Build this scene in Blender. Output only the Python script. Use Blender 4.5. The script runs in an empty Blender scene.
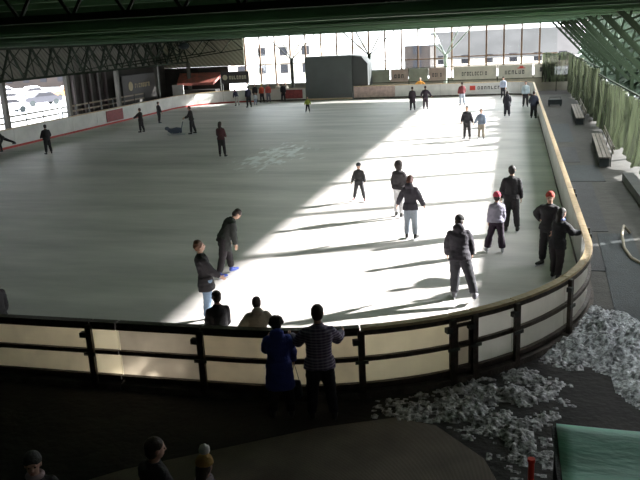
import bpy, bmesh, math, random
from mathutils import Vector, Matrix, noise
from math import sin, cos, radians as R, pi, atan2, hypot
random.seed(4)
sc = bpy.context.scene
COL = sc.collection
# ------------------------------------------------------------------ materials
MATS = {}
def mat(name, col, rough=.6, metal=0, bump=0, bscale=20, var=0, vscale=6, col2=None, trans=0, emit=None, spec=None, stretch=None):
    if name in MATS: return MATS[name]
    m = bpy.data.materials.new(name); m.use_nodes = True
    nt = m.node_tree; b = nt.nodes['Principled BSDF']
    b.inputs['Base Color'].default_value = (*col, 1)
    b.inputs['Roughness'].default_value = rough
    b.inputs['Metallic'].default_value = metal
    if spec is not None: b.inputs['Specular IOR Level'].default_value = spec
    tc = nt.nodes.new('ShaderNodeTexCoord'); vec = tc.outputs['Object']
    if stretch:
        mp = nt.nodes.new('ShaderNodeMapping'); mp.inputs['Scale'].default_value = stretch
        nt.links.new(vec, mp.inputs['Vector']); vec = mp.outputs['Vector']
    colout = None
    if var or col2:
        n = nt.nodes.new('ShaderNodeTexNoise'); n.inputs['Scale'].default_value = vscale; n.inputs['Detail'].default_value = 6
        nt.links.new(vec, n.inputs['Vector'])
        r = nt.nodes.new('ShaderNodeValToRGB')
        c2 = col2 or tuple(c*(1-var) for c in col)
        r.color_ramp.elements[0].position = .36; r.color_ramp.elements[1].position = .64
        r.color_ramp.elements[0].color = (*c2, 1); r.color_ramp.elements[1].color = (*col, 1)
        nt.links.new(n.outputs['Fac'], r.inputs['Fac']); colout = r.outputs['Color']
        nt.links.new(colout, b.inputs['Base Color'])
    if bump:
        n2 = nt.nodes.new('ShaderNodeTexNoise'); n2.inputs['Scale'].default_value = bscale; n2.inputs['Detail'].default_value = 5
        nt.links.new(vec, n2.inputs['Vector'])
        bp = nt.nodes.new('ShaderNodeBump'); bp.inputs['Strength'].default_value = bump; bp.inputs['Distance'].default_value = .05
        nt.links.new(n2.outputs['Fac'], bp.inputs['Height']); nt.links.new(bp.outputs['Normal'], b.inputs['Normal'])
    if trans:
        tl = nt.nodes.new('ShaderNodeBsdfTranslucent'); tl.inputs['Color'].default_value = (*col, 1)
        if colout: nt.links.new(colout, tl.inputs['Color'])
        mx = nt.nodes.new('ShaderNodeMixShader'); mx.inputs['Fac'].default_value = trans
        nt.links.new(b.outputs[0], mx.inputs[1]); nt.links.new(tl.outputs[0], mx.inputs[2])
        nt.links.new(mx.outputs[0], nt.nodes['Material Output'].inputs['Surface'])
    if emit:
        b.inputs['Emission Color'].default_value = (*col, 1); b.inputs['Emission Strength'].default_value = emit
    MATS[name] = m; return m

# ------------------------------------------------------------------ helpers
def tag(o, label=None, cat=None, group=None, kind=None):
    if label: o['label'] = label
    if cat: o['category'] = cat
    if group: o['group'] = group
    if kind: o['kind'] = kind
    return o
def empty(name, loc=(0, 0, 0), rz=0):
    o = bpy.data.objects.new(name, None); COL.objects.link(o)
    o.location = loc; o.rotation_euler = (0, 0, rz); o.empty_display_size = .2; return o
def link(name, bm, m, parent=None, smooth=False):
    me = bpy.data.meshes.new(name); bmesh.ops.recalc_face_normals(bm, faces=bm.faces[:]); bm.to_mesh(me); bm.free()
    me.materials.append(m)
    if smooth:
        for p in me.polygons: p.use_smooth = True
    o = bpy.data.objects.new(name, me); COL.objects.link(o)
    if parent: o.parent = parent
    return o
def box(bm, x0, x1, y0, y1, z0, z1, M=None):
    vs = [bm.verts.new((x, y, z)) for z in (z0, z1) for y in (y0, y1) for x in (x0, x1)]
    if M is not None:
        for v in vs: v.co = M @ v.co
    for f in ((0, 2, 3, 1), (4, 5, 7, 6), (0, 1, 5, 4), (2, 6, 7, 3), (0, 4, 6, 2), (1, 3, 7, 5)):
        bm.faces.new([vs[i] for i in f])
def bar(bm, p, q, w, h=None, up=(0, 0, 1)):
    p = Vector(p); q = Vector(q); d = (q-p); L = d.length; d.normalize(); u = Vector(up)
    if abs(d.dot(u)) > .95: u = Vector((0, 1, 0))
    s = d.cross(u).normalized(); u = s.cross(d)
    M = Matrix((s, d, u)).transposed().to_4x4(); M.translation = p
    h = h or w
    box(bm, -w/2, w/2, 0, L, -h/2, h/2, M)
def loft(bm, rings, seg=12, cap=True):
    """rings: list of (center, axis_a vec, axis_b vec)"""
    rr = []
    for c, a, b in rings:
        rr.append([bm.verts.new(Vector(c)+Vector(a)*cos(2*pi*k/seg)+Vector(b)*sin(2*pi*k/seg)) for k in range(seg)])
    for i in range(len(rr)-1):
        for k in range(seg):
            bm.faces.new((rr[i][k], rr[i][(k+1) % seg], rr[i+1][(k+1) % seg], rr[i+1][k]))
    if cap:
        bm.faces.new(rr[0][::-1]); bm.faces.new(rr[-1])
def frame(d):
    d = Vector(d).normalized(); u = Vector((0, 0, 1)) if abs(d.z) < .9 else Vector((0, 1, 0))
    a = d.cross(u).normalized(); return a, d.cross(a)
def tube(bm, pts, rad, seg=10):
    pts = [Vector(p) for p in pts]
    if not isinstance(rad, (list, tuple)): rad = [rad]*len(pts)
    rings = []; a0 = None
    for i, p in enumerate(pts):
        d = (pts[min(i+1, len(pts)-1)]-pts[max(i-1, 0)]).normalized()
        if a0 is None: a, b = frame(d)
        else:
            a = (a0-d*a0.dot(d)).normalized(); b = d.cross(a)
        a0 = a
        rings.append((p, a*rad[i], b*rad[i]))
    loft(bm, rings, seg)
def ball(bm, c, r, M=None, seg=14):
    r = r if isinstance(r, (tuple, list)) else (r, r, r)
    T = Matrix.Translation(Vector(c)) @ ((M.to_4x4()) if M is not None else Matrix.Identity(4)) @ Matrix.Diagonal((*r, 1))
    nv = max(5, seg//2+1); top = bm.verts.new(T @ Vector((0, 0, 1))); bot = bm.verts.new(T @ Vector((0, 0, -1))); rg = []
    for j in range(1, nv):
        th = pi*j/nv; rg.append([bm.verts.new(T @ Vector((sin(th)*cos(2*pi*k/seg), sin(th)*sin(2*pi*k/seg), cos(th)))) for k in range(seg)])
    for k in range(seg):
        k2 = (k+1) % seg
        bm.faces.new((top, rg[0][k], rg[0][k2])); bm.faces.new((bot, rg[-1][k2], rg[-1][k]))
        for j in range(len(rg)-1): bm.faces.new((rg[j][k], rg[j+1][k], rg[j+1][k2], rg[j][k2]))
def cone(bm, p, q, r0, r1, seg=12):
    tube(bm, [p, q], [r0, r1], seg); ball(bm, p, r0, seg=seg); ball(bm, q, r1, seg=seg)
TMP = bpy.data.scenes.new('workbench')
def fuse(name, bm, m, parent, vox=.014, sm=2, wr=0, seed=0):
    """union of overlapping closed shapes into one continuous surface"""
    me = bpy.data.meshes.new(name); bm.to_mesh(me); bm.free()
    t = bpy.data.objects.new('tmp', me); TMP.collection.objects.link(t)
    r = t.modifiers.new('r', 'REMESH'); r.mode = 'VOXEL'; r.voxel_size = vox
    s = t.modifiers.new('s', 'SMOOTH'); s.iterations = sm; s.factor = .5
    with bpy.context.temp_override(scene=TMP, view_layer=TMP.view_layers[0]):
        dg = bpy.context.evaluated_depsgraph_get()
        ne = bpy.data.meshes.new_from_object(t.evaluated_get(dg)); ne.name = name
    bpy.data.objects.remove(t); bpy.data.meshes.remove(me)
    if wr:
        for v in ne.vertices:
            n = noise.noise(Vector((v.co.x*9, v.co.y*9, v.co.z*16+seed)))
            v.co += v.normal*n*wr
    ne.materials.clear(); ne.materials.append(m)
    for p in ne.polygons: p.use_smooth = True; p.material_index = 0
    o = bpy.data.objects.new(name, ne); COL.objects.link(o); o.parent = parent
    return o

# ------------------------------------------------------------------ camera
F_PX, H = 741., 5.85
vx, vy, rl = 515-320, 240-28, math.atan(.049)
Yw = Vector((vx, vy, -F_PX)).normalized(); hv = Vector((cos(rl), sin(rl), 0))
Zw = hv.cross(Yw).normalized(); Xw = Yw.cross(Zw)
rot = Matrix((Xw, Yw, Zw))
cd = bpy.data.cameras.new('camera'); cam = bpy.data.objects.new('camera', cd); COL.objects.link(cam)
cam.matrix_world = Matrix.Translation((0, 0, H)) @ rot.to_4x4()
cd.sensor_width = 36; cd.lens = 36*F_PX/640; cd.clip_end = 2000
sc.camera = cam

# ------------------------------------------------------------------ light
SUN_EL = R(24); K = .848/math.tan(SUN_EL)
sd = Vector((-.848*cos(SUN_EL), -.53*cos(SUN_EL), -sin(SUN_EL)))
sl = bpy.data.lights.new('sun', 'SUN'); sl.energy = 13; sl.angle = R(1.6); sl.color = (1, .98, .955)
so = bpy.data.objects.new('sun', sl); COL.objects.link(so); so.rotation_euler = sd.to_track_quat('-Z', 'Y').to_euler()
so.location = (60, 60, 50)
w = bpy.data.worlds.new('sky'); sc.world = w; w.use_nodes = True
bg = w.node_tree.nodes['Background']; bg.inputs[0].default_value = (.93, .965, 1, 1); bg.inputs[1].default_value = 3.8
sc.view_settings.view_transform = 'Standard'; sc.view_settings.look = 'None'
sc.view_settings.gamma = 1; sc.view_settings.exposure = .85

# ------------------------------------------------------------------ setting
XL, XR, Y0, Y1, RC = -30.7, 1.55, 10.85, 70.3, 6.0
ICE = .03
# palette
M_green = mat('green_roof_paint', (.12, .22, .125), .55, bump=.25, bscale=3, var=.5, vscale=1.2, stretch=(.15, 2, 1))
M_dsteel = mat('dark_steel', (.055, .058, .05), .5, .2, bump=.2)
M_frame = mat('brown_steel', (.085, .066, .052), .5, .3, bump=.3, bscale=30, var=.4, vscale=9)
M_gsteel = mat('green_grey_steel', (.016, .024, .014), .8, 0, bump=.2, spec=.15)
M_post = mat('pale_post', (.085, .08, .065), .6, bump=.2)
M_cap = mat('tan_cap', (.58, .43, .25), .5, bump=.3, bscale=12, var=.25, vscale=5)
M_kerb = mat('kerb', (.12, .10, .085), .8, bump=.5, var=.5, vscale=4)
M_red = mat('red_kick', (.42, .05, .035), .5)
M_white = mat('board_white', (.84, .83, .80), .35, bump=.1, bscale=3, var=.1, vscale=2, trans=.8)
M_beige = mat('board_beige', (.80, .73, .60), .35, bump=.1, bscale=3, var=.14, vscale=2.5, trans=.8)
M_greyb = mat('board_grey', (.66, .61, .53), .4, bump=.1, bscale=3, var=.15, vscale=2.5, trans=.8)
M_cream = mat('board_cream', (.90, .84, .70), .35, bump=.1, bscale=3, var=.08, vscale=2.5, trans=.8)
M_far = mat('far_board_white', (.73, .72, .69), .4, bump=.1, bscale=3, var=.15, vscale=1.5)

def ice_mat():
    m = bpy.data.materials.new('ice'); m.use_nodes = True; nt = m.node_tree; b = nt.nodes['Principled BSDF']; L = nt.links.new
    N = nt.nodes.new
    tc = N('ShaderNodeTexCoord'); mp = N('ShaderNodeMapping'); mp.inputs['Rotation'].default_value = (0, 0, .35); mp.inputs['Scale'].default_value = (.12, .5, 1)
    L(tc.outputs['Object'], mp.inputs['Vector'])
    n = N('ShaderNodeTexNoise'); n.inputs['Scale'].default_value = 1.2; n.inputs['Detail'].default_value = 8; n.inputs['Roughness'].default_value = .65
    L(mp.outputs[0], n.inputs['Vector'])
    r = N('ShaderNodeValToRGB'); r.color_ramp.elements[0].position = .3; r.color_ramp.elements[1].position = .7
    r.color_ramp.elements[0].color = (.52, .49, .475, 1); r.color_ramp.elements[1].color = (.86, .81, .785, 1)
    L(n.outputs['Fac'], r.inputs['Fac'])
    # white snow shavings lying in one area
    sx = N('ShaderNodeVectorMath'); sx.operation = 'DISTANCE'; sx.inputs[1].default_value = (-12.6, 36, 0)
    m2 = N('ShaderNodeMapping'); m2.inputs['Scale'].default_value = (1, .35, 0); L(tc.outputs['Object'], m2.inputs['Vector'])
    sx.inputs[1].default_value = (-12.0, 36.5*.35, 0); L(m2.outputs[0], sx.inputs[0])
    mr = N('ShaderNodeMapRange'); mr.inputs['From Min'].default_value = 1; mr.inputs['From Max'].default_value = 4.2; mr.inputs['To Min'].default_value = .22; mr.inputs['To Max'].default_value = -.4
    L(sx.outputs['Value'], mr.inputs['Value'])
    n3 = N('ShaderNodeTexNoise'); n3.inputs['Scale'].default_value = 2.6; n3.inputs['Detail'].default_value = 5; L(m2.outputs[0], n3.inputs['Vector'])
    ad = N('ShaderNodeMath'); ad.operation = 'ADD'; L(n3.outputs['Fac'], ad.inputs[0]); L(mr.outputs[0], ad.inputs[1])
    r3 = N('ShaderNodeValToRGB'); r3.color_ramp.elements[0].position = .66; r3.color_ramp.elements[1].position = .78
    L(ad.outputs[0], r3.inputs['Fac'])
    mx = N('ShaderNodeMix'); mx.data_type = 'RGBA'; mx.inputs['B'].default_value = (1, 1, 1, 1)
    L(r3.outputs['Color'], mx.inputs['Factor']); L(r.outputs['Color'], mx.inputs['A']); L(mx.outputs['Result'], b.inputs['Base Color'])
    # fine skate scratches
    vo = N('ShaderNodeTexNoise'); vo.inputs['Scale'].default_value = 14; vo.inputs['Detail'].default_value = 4; L(mp.outputs[0], vo.inputs['Vector'])
    bp = N('ShaderNodeBump'); bp.inputs['Strength'].default_value = .12; bp.inputs['Distance'].default_value = .02
    L(vo.outputs['Fac'], bp.inputs['Height']); L(bp.outputs[0], b.inputs['Normal'])
    b.inputs['Roughness'].default_value = .5; b.inputs['Specular IOR Level'].default_value = .25
    return m

XR = 1.62; R2 = 2.2            # the far right corner is tighter
LA = XR-XL-2*RC; ARC = pi*RC/2; LB = Y1-Y0-RC-R2; ARC2 = pi*R2/2; LA2 = XR-XL-RC-R2; LB2 = Y1-Y0-2*RC
SEG = [LA, ARC, LB, ARC2, LA2, ARC, LB2, ARC]; TOT = sum(SEG)
def ppos(s):
    """perimeter point of the rink and outward normal; s = 0 at the left end of the near straight, going right"""
    i = 0
    while i < 7 and s > SEG[i]: s -= SEG[i]; i += 1
    if i == 0: return Vector((XL+RC+s, Y0, 0)), Vector((0, -1, 0))
    if i == 2: return Vector((XR, Y0+RC+s, 0)), Vector((1, 0, 0))
    if i == 4: return Vector((XR-R2-s, Y1, 0)), Vector((0, 1, 0))
    if i == 6: return Vector((XL, Y1-RC-s, 0)), Vector((-1, 0, 0))
    r, cx, cy, a0 = {1: (RC, XR-RC, Y0+RC, -pi/2), 3: (R2, XR-R2, Y1-R2, 0), 5: (RC, XL+RC, Y1-RC, pi/2), 7: (RC, XL+RC, Y0+RC, pi)}[i]
    a = a0+s/r; return Vector((cx+r*cos(a), cy+r*sin(a), 0)), Vector((cos(a), sin(a), 0))

# ice sheet
bm = bmesh.new(); ring = [ppos(TOT*i/160)[0] for i in range(160)]
vt = [bm.verts.new((p.x, p.y, ICE)) for p in ring]; vb = [bm.verts.new((p.x, p.y, .004)) for p in ring]
bm.faces.new(vt); bm.faces.new(vb[::-1])
for i in range(160): bm.faces.new((vb[i], vb[(i+1) % 160], vt[(i+1) % 160], vt[i]))
tag(link('ice_rink_floor', bm, ice_mat()), kind='structure')

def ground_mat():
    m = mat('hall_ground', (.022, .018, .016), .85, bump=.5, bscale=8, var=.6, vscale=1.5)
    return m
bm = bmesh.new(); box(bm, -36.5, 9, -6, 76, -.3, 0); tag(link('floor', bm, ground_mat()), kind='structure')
# lighter concrete paths beyond the boards on the right
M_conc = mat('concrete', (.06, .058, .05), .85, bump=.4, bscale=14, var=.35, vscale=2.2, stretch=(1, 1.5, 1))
M_concd = mat('concrete_dark', (.13, .135, .13), .85, bump=.4, bscale=14, var=.35, vscale=2.2)
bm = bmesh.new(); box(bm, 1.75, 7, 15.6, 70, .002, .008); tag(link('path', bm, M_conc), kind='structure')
# snow outside
M_snow = mat('snow', (.9, .92, .95), .8, bump=.6, bscale=.5)
bm = bmesh.new()
for (a, b, c, d) in ((-260, -36.5, -60, 360), (9, 200, -60, 360), (-36.5, 9, 76, 360)): box(bm, a, b, c, d, -.5, -.06)
tag(link('ground_snow', bm, M_snow), kind='structure')

# near mesh matting: strips with ribs
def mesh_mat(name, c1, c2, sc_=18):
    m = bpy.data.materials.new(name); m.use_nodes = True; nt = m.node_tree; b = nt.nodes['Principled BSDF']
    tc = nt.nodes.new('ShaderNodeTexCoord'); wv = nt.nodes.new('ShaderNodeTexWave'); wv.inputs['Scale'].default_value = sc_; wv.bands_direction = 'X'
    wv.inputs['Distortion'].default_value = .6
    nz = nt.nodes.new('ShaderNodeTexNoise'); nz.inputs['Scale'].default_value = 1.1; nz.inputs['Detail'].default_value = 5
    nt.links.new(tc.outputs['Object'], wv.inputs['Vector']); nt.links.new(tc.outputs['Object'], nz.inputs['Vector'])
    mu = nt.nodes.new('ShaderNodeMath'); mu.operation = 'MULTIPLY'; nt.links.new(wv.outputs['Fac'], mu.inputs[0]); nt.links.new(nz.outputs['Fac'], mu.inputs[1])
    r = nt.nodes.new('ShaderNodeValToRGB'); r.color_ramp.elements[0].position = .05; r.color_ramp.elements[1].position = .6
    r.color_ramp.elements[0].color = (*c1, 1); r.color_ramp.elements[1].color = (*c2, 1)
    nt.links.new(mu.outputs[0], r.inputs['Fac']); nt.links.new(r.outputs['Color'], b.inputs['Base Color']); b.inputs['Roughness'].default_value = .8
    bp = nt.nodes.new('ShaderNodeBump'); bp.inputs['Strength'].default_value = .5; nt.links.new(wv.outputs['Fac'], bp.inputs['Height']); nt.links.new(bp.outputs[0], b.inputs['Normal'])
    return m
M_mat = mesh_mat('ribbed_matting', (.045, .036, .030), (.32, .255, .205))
def flatpoly(name, pts, m, z0, z1, **k):
    bm = bmesh.new(); a = [bm.verts.new((x, y, z1)) for x, y in pts]; b = [bm.verts.new((x, y, z0)) for x, y in pts]
    bm.faces.new(a); bm.faces.new(b[::-1]); n = len(pts)
    for i in range(n): bm.faces.new((b[i], b[(i+1) % n], a[(i+1) % n], a[i]))
    o = link(name, bm, m); tag(o, **k); return o
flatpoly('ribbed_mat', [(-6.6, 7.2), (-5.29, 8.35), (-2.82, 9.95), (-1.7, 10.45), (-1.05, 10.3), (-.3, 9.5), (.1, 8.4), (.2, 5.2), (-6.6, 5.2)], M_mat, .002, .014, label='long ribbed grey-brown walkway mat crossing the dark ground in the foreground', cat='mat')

# rubber mats and slabs on the right side walkway
M_rub = mat('rubber_black', (.014, .023, .025), .7, bump=.4, bscale=30, var=.4, vscale=3)
M_rubg = mat('rubber_grey', (.032, .034, .036), .75, bump=.4, bscale=30, var=.35, vscale=3)
def mat_obj(pts, m, label):
    flatpoly('rubber_mat', pts, m, .009, .022, label=label, cat='mat')
mat_obj([(2.42, 22.0), (3.35, 22.0), (3.0, 14.4), (2.1, 14.4)], M_rub, 'long black rubber mat on the walkway beside the curved hose')
mat_obj([(1.85, 33.4), (3.5, 33.4), (3.5, 29.8), (1.8, 29.8)], M_rub, 'wide black rubber mat on the floor beside the nearest bench')
mat_obj([(1.85, 29.6), (2.95, 29.6), (2.75, 22.2), (2.3, 22.2), (2.3, 18.4), (1.75, 18.4)], M_rubg, 'dark grey rubber mat running along outside the right boards')
mat_obj([(1.95, 48.2), (3.3, 48.2), (3.1, 40.4), (1.9, 40.4)], M_rub, 'black rubber mat on the floor beside the far bench')
mat_obj([(1.9, 38.6), (3.0, 38.6), (2.9, 34.2), (1.85, 34.2)], M_rubg, 'small grey rubber mat between the two black ones')

# ---- boards
def strip(bm, s0, s1, o0, o1, z0, z1):
    n = max(1, int((s1-s0)/.35)) if not ((s1 < LA) or (LA+ARC < s0 and s1 < LA+ARC+LB)) else 1
    prev = None
    for i in range(n+1):
        p, nn = ppos(s0+(s1-s0)*i/n)
        vs = [bm.verts.new(p+nn*o+Vector((0, 0, z))) for o, z in ((o0, z0), (o1, z0), (o1, z1), (o0, z1))]
        if prev:
            for k in range(4): bm.faces.new((prev[k], prev[(k+1) % 4], vs[(k+1) % 4], vs[k]))
        else: bm.faces.new(vs)
        prev = vs
    bm.faces.new(prev[::-1])
BH = 1.24
def section(s0, s1, panel, label, detail=True, cap=None, group=None, red=False, gate=False, post=True, name='dasher_board'):
    p0, n0 = ppos((s0+s1)/2); root = empty(name, p0)
    tag(root, label, 'rink board' if not gate else 'gate', group)
    inv = Matrix.Translation(-p0); e = .012
    parts = []
    def part(nm, m, *args, par=None):
        bm = bmesh.new()
        for a in args: strip(bm, *a)
        bmesh.ops.transform(bm, matrix=inv, verts=bm.verts[:])
        return link(nm, bm, m, par or root)
    a, b = s0+e, s1-e
    part('panel', panel, (a, b, .01, .05, .17, BH-.05))
    part('cap_rail', cap or M_cap, (a, b, -.03, .12, BH-.05, BH))
    part('kick_plate', M_red if red else M_kerb, (a, b, .0, .06, .0, .17))
    if detail:
        part('top_rail', M_frame, (a, b, .05, .13, BH-.13, BH-.05))
        part('middle_rail', M_frame, (a, b, .05, .12, .64, .715))
        part('bottom_rail', M_frame, (a, b, .05, .13, .17, .245))
        part('kerb', M_kerb, (a, b, .06, .2, .0, .11))
        if post:
            bm = bmesh.new(); pp, nn = ppos(s0); q = pp-p0; t = Vector((-nn.y, nn.x, 0))
            Mx = Matrix((t, nn, Vector((0, 0, 1)))).transposed().to_4x4(); Mx.translation = q
            wd = .055
            box(bm, -wd, wd, .13, .2, .0, BH-.04, Mx)
            po = link('post', bm, M_frame, root)
            bm = bmesh.new(); box(bm, -wd-.09, -wd+.02, .14, .24, BH-.26, BH-.17, Mx); link('latch', bm, M_dsteel, po)
            bm = bmesh.new(); box(bm, -wd-.06, wd+.05, .2, .23, .64, .70, Mx); link('bracket', bm, M_dsteel, po)
        if gate:
            bm = bmesh.new()
            for ss in (a+.07, b-.07):
                pp, nn = ppos(ss); q = pp-p0+nn*.15; bar(bm, q+Vector((0, 0, .25)), q+Vector((0, 0, BH-.15)), .05)
            pa, na = ppos(a+.07); pb, nb = ppos(b-.07)
            for z in (.3, .68, BH-.18): bar(bm, pa-p0+na*.15+Vector((0, 0, z)), pb-p0+nb*.15+Vector((0, 0, z)), .05)
            link('gate_frame', bm, M_frame, root)
    return root
def sX(X): return X-(XL+RC)
near = [(-13.6, -11.4, M_beige, 'grey-beige board section at the far left end of the near boards, cut by the frame'),
        (-11.4, -9.3, M_beige, 'beige board section second from the left in the near row'),
        (-9.3, -7.13, M_beige, 'beige near board section just left of the first visible steel post'),
        (-7.13, -6.62, M_cream, 'narrow cream board section right of the first visible steel post'),
        (-6.62, -5.03, M_greyb, 'greyish near board section left of the black-clad skater standing at the boards'),
        (-5.03, -2.35, M_beige, 'beige board section behind the blue coat and the striped shirt spectators')]
for i, (a, b, m, l) in enumerate(near): section(sX(a), sX(b), m, l, post=(i not in (4,)), cap=M_frame)
A = lambda deg: LA+RC*R(deg)
sB = sX(-2.35)
cb = [(sB, A(34.3), M_cream, 'curved cream board section right of the striped shirt spectator', 0),
      (A(34.3), A(38.3), M_greyb, 'narrow gate with an inner steel frame in the curved boards', 1),
      (A(38.3), A(47.2), M_white, 'curved white board section just right of the narrow gate', 0),
      (A(47.2), A(63.4), M_white, 'curved white board section at the snow heap', 0),
      (A(63.4), A(90)+1.2, M_white, 'curved white board section where two dark-clad men stand', 0)]
for a, b, m, l, gt in cb: section(a, b, m, l, gate=bool(gt), name='gate' if gt else 'dasher_board')
# thick double gate post
s = A(90)+1.2; e_ = LA+ARC+LB
n = 11; M_side = mat('board_side', (.42, .43, .38), .45, bump=.1, var=.2, vscale=2)
for i in range(n):
    a = s+(e_-s)*i/n; b = s+(e_-s)*(i+1)/n
    section(a, b, M_side, 'straight pale board section with tan cap along the right side walkway', detail=(i < 2), group='boards along the right side')
# far right corner, far side with gap for the grey box, far left corner, left side
s = e_
for i in range(3):
    section(s+ARC2*i/3, s+ARC2*(i+1)/3, M_far, 'curved white board section in the far right corner', detail=False, group='far right corner boards')
s += ARC2
def sFar(X): return LA+ARC+LB+ARC2+(XR-R2-X)
xs = [XR-R2, -6.6, -8.0, -10.8, -14.75]
far_l = ['far white board section behind the skater in the red jacket', 'far white board section below the green-white column',
         'far white blank board section behind the orange-clad person', 'far board section with a faded pink banner right of the grey box']
M_pinkb = mat('faded_pink_banner', (.62, .46, .42), .5, var=.3, vscale=3)
for i in range(4):
    section(sFar(xs[i]), sFar(xs[i+1]), [M_far, M_far, M_far, M_pinkb][i], far_l[i], detail=False)
xs = [-19.5, -22.1, XL+RC]
far_l = ['far board section carrying a dark red banner, left of the grey box', 'far white board section behind the group of small skaters']
for i in range(2): section(sFar(xs[i]), sFar(xs[i+1]), M_far, far_l[i], detail=False)
s = LA+ARC+LB+ARC2+LA2
for i in range(3):
    section(s+ARC*i/3, s+ARC*(i+1)/3, M_far, 'sunlit white board section in the far left corner', detail=False, red=True, group='far left corner boards')
s += ARC; Lx = 30; n = 9
for i in range(n):
    section(s+Lx*i/n, s+Lx*(i+1)/n, M_far, 'white board section with red kick strip along the left side', detail=False, red=True, group='boards along the left side')

# banners on boards
M_dred = mat('dark_red_banner', (.33, .06, .06), .5, var=.3, vscale=5)
M_ink = mat('ink_dark', (.05, .05, .05), .6); M_inkr = mat('ink_red', (.6, .06, .04), .6); M_inkw = mat('ink_pale', (.6, .55, .4), .6)
def plate(name, x0, x1, y, z0, z1, m, th=.02, **k):
    bm = bmesh.new(); box(bm, x0, x1, y, y+th, z0, z1); o = link(name, bm, m); tag(o, **k); return o
plate('banner', -21.7, -19.8, Y1-.035, .25, 1.1, M_dred, label='dark red banner on the far boards left of the grey box', cat='banner')
bm = bmesh.new(); box(bm, XL+.0, XL+.035, 52.3, 54.9, .25, 1.1)
tag(link('banner', bm, M_dred), 'small dark red banner on the left side boards', 'banner')
# marks of far board ad (red logo and dark lettering, unreadable at this size)
def blobs(bm, x0, x1, y, z0, z1, n, seed):
    rd = random.Random(seed); wd = (x1-x0)/n
    for i in range(n):
        a = x0+wd*i; 
        box(bm, a, a+wd*.22, y-.012, y, z0, z1)
        if rd.random() < .7: box(bm, a, a+wd*.65, y-.012, y, z1-(z1-z0)*.25, z1)
        if rd.random() < .7: box(bm, a, a+wd*.65, y-.012, y, z0, z0+(z1-z0)*.22)
        if rd.random() < .6: box(bm, a+wd*.45, a+wd*.65, y-.012, y, z0, z1)
r_ = plate('banner', -4.3, 0.0, Y1-.02, .3, 1.1, M_far, label='white banner with red logo and dark lettering on the far boards', cat='banner', th=.018)
bm = bmesh.new(); box(bm, -3.9, -3.4, Y1-.035, Y1-.02, .55, .95); link('logo', bm, M_inkr, r_)
bm = bmesh.new(); blobs(bm, -3.2, -.5, Y1-.02, .6, .88, 9, 3); link('lettering', bm, M_ink, r_)

# fence banners behind the far boards
M_ban = mat('banner_cream', (.55, .52, .43), .6, var=.15, vscale=2); M_ban2 = mat('banner_green_grey', (.30, .33, .27), .6, var=.2, vscale=2)
M_ban3 = mat('banner_pinkish', (.45, .36, .31), .6, var=.2, vscale=2)
bn = [(-13.5, -11.7, M_ban2, 'grey-green fence banner nearest the grey box', None), (-11.6, -9.9, M_ban3, 'dull pinkish fence banner second from the grey box', 3),
      (-9.8, -8.0, M_ban2, 'grey-green fence banner behind the orange-clad person', None), (-7.9, -6.3, M_ban3, 'pinkish fence banner left of the pale column', 4),
      (-5.6, -1.6, M_ban, 'long cream fence banner with dark lettering behind the far boards', 10),
      (-1.45, 1.65, M_ban, 'cream fence banner with a red hat-shaped emblem and lettering', 6),
      (1.8, 3.6, M_ban, 'cream fence banner with a dark rectangle, at the right end', None)]
bm = bmesh.new(); bar(bm, (-13.6, 73.2, 2.62), (3.9, 73.2, 2.62), .06); bar(bm, (-13.6, 73.2, 1.3), (3.9, 73.2, 1.3), .06)
fr = empty('fence', (-5, 73.2, 0)); tag(fr, 'steel fence carrying a row of cream banners behind the far boards', 'fence')
bmesh.ops.translate(bm, verts=bm.verts[:], vec=(5, -73.2, 0)); link('rail', bm, M_gsteel, fr)
for x in (-13.6, -9.85, -6.1, -1.52, 3.8):
    bm = bmesh.new(); bar(bm, (x+5, 0, 0), (x+5, 0, 2.65), .07); link('post', bm, M_gsteel, fr)
for x0, x1, m, l, tx in bn:
    o = plate('banner', x0, x1, 73.13, 1.35, 2.56, m, label=l, cat='banner')
    if tx:
        bm = bmesh.new(); mid = (x0+x1)/2; hw = (x1-x0)*.3
        blobs(bm, mid-hw, mid+hw, 73.13, 1.7, 2.05, tx, tx); link('lettering', bm, M_ink, o)
    if tx == 6:
        bm = bmesh.new(); box(bm, .3, 1.0, 73.115, 73.13, 2.2, 2.28); box(bm, .48, .82, 73.115, 73.13, 2.28, 2.42); link('emblem', bm, M_inkr, o)
    if tx is None and x0 == 1.8:
        bm = bmesh.new(); box(bm, 2.3, 3.1, 73.115, 73.13, 1.85, 2.25); link('emblem', bm, M_ink, o)
# ---- far wall below the glass and far-left panels
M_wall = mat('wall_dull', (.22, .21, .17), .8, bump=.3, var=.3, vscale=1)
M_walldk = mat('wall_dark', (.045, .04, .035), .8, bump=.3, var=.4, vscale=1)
def ribbed(name, c):
    m = bpy.data.materials.new(name); m.use_nodes = True; nt = m.node_tree; b = nt.nodes['Principled BSDF']
    tc = nt.nodes.new('ShaderNodeTexCoord'); wv = nt.nodes.new('ShaderNodeTexWave'); wv.inputs['Scale'].default_value = 1.3; wv.bands_direction = 'DIAGONAL'
    nt.links.new(tc.outputs['Object'], wv.inputs['Vector'])
    r = nt.nodes.new('ShaderNodeValToRGB'); r.color_ramp.elements[0].color = (*[x*.62 for x in c], 1); r.color_ramp.elements[1].color = (*c, 1)
    nt.links.new(wv.outputs['Fac'], r.inputs['Fac']); nt.links.new(r.outputs['Color'], b.inputs['Base Color']); b.inputs['Roughness'].default_value = .7
    bp = nt.nodes.new('ShaderNodeBump'); bp.inputs['Strength'].default_value = .6; nt.links.new(wv.outputs['Fac'], bp.inputs['Height']); nt.links.new(bp.outputs[0], b.inputs['Normal'])
    return m
M_panel = ribbed('ribbed_grey_panel', (.20, .185, .16)); M_panelL = ribbed('ribbed_pale_panel', (.46, .43, .33))
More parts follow.
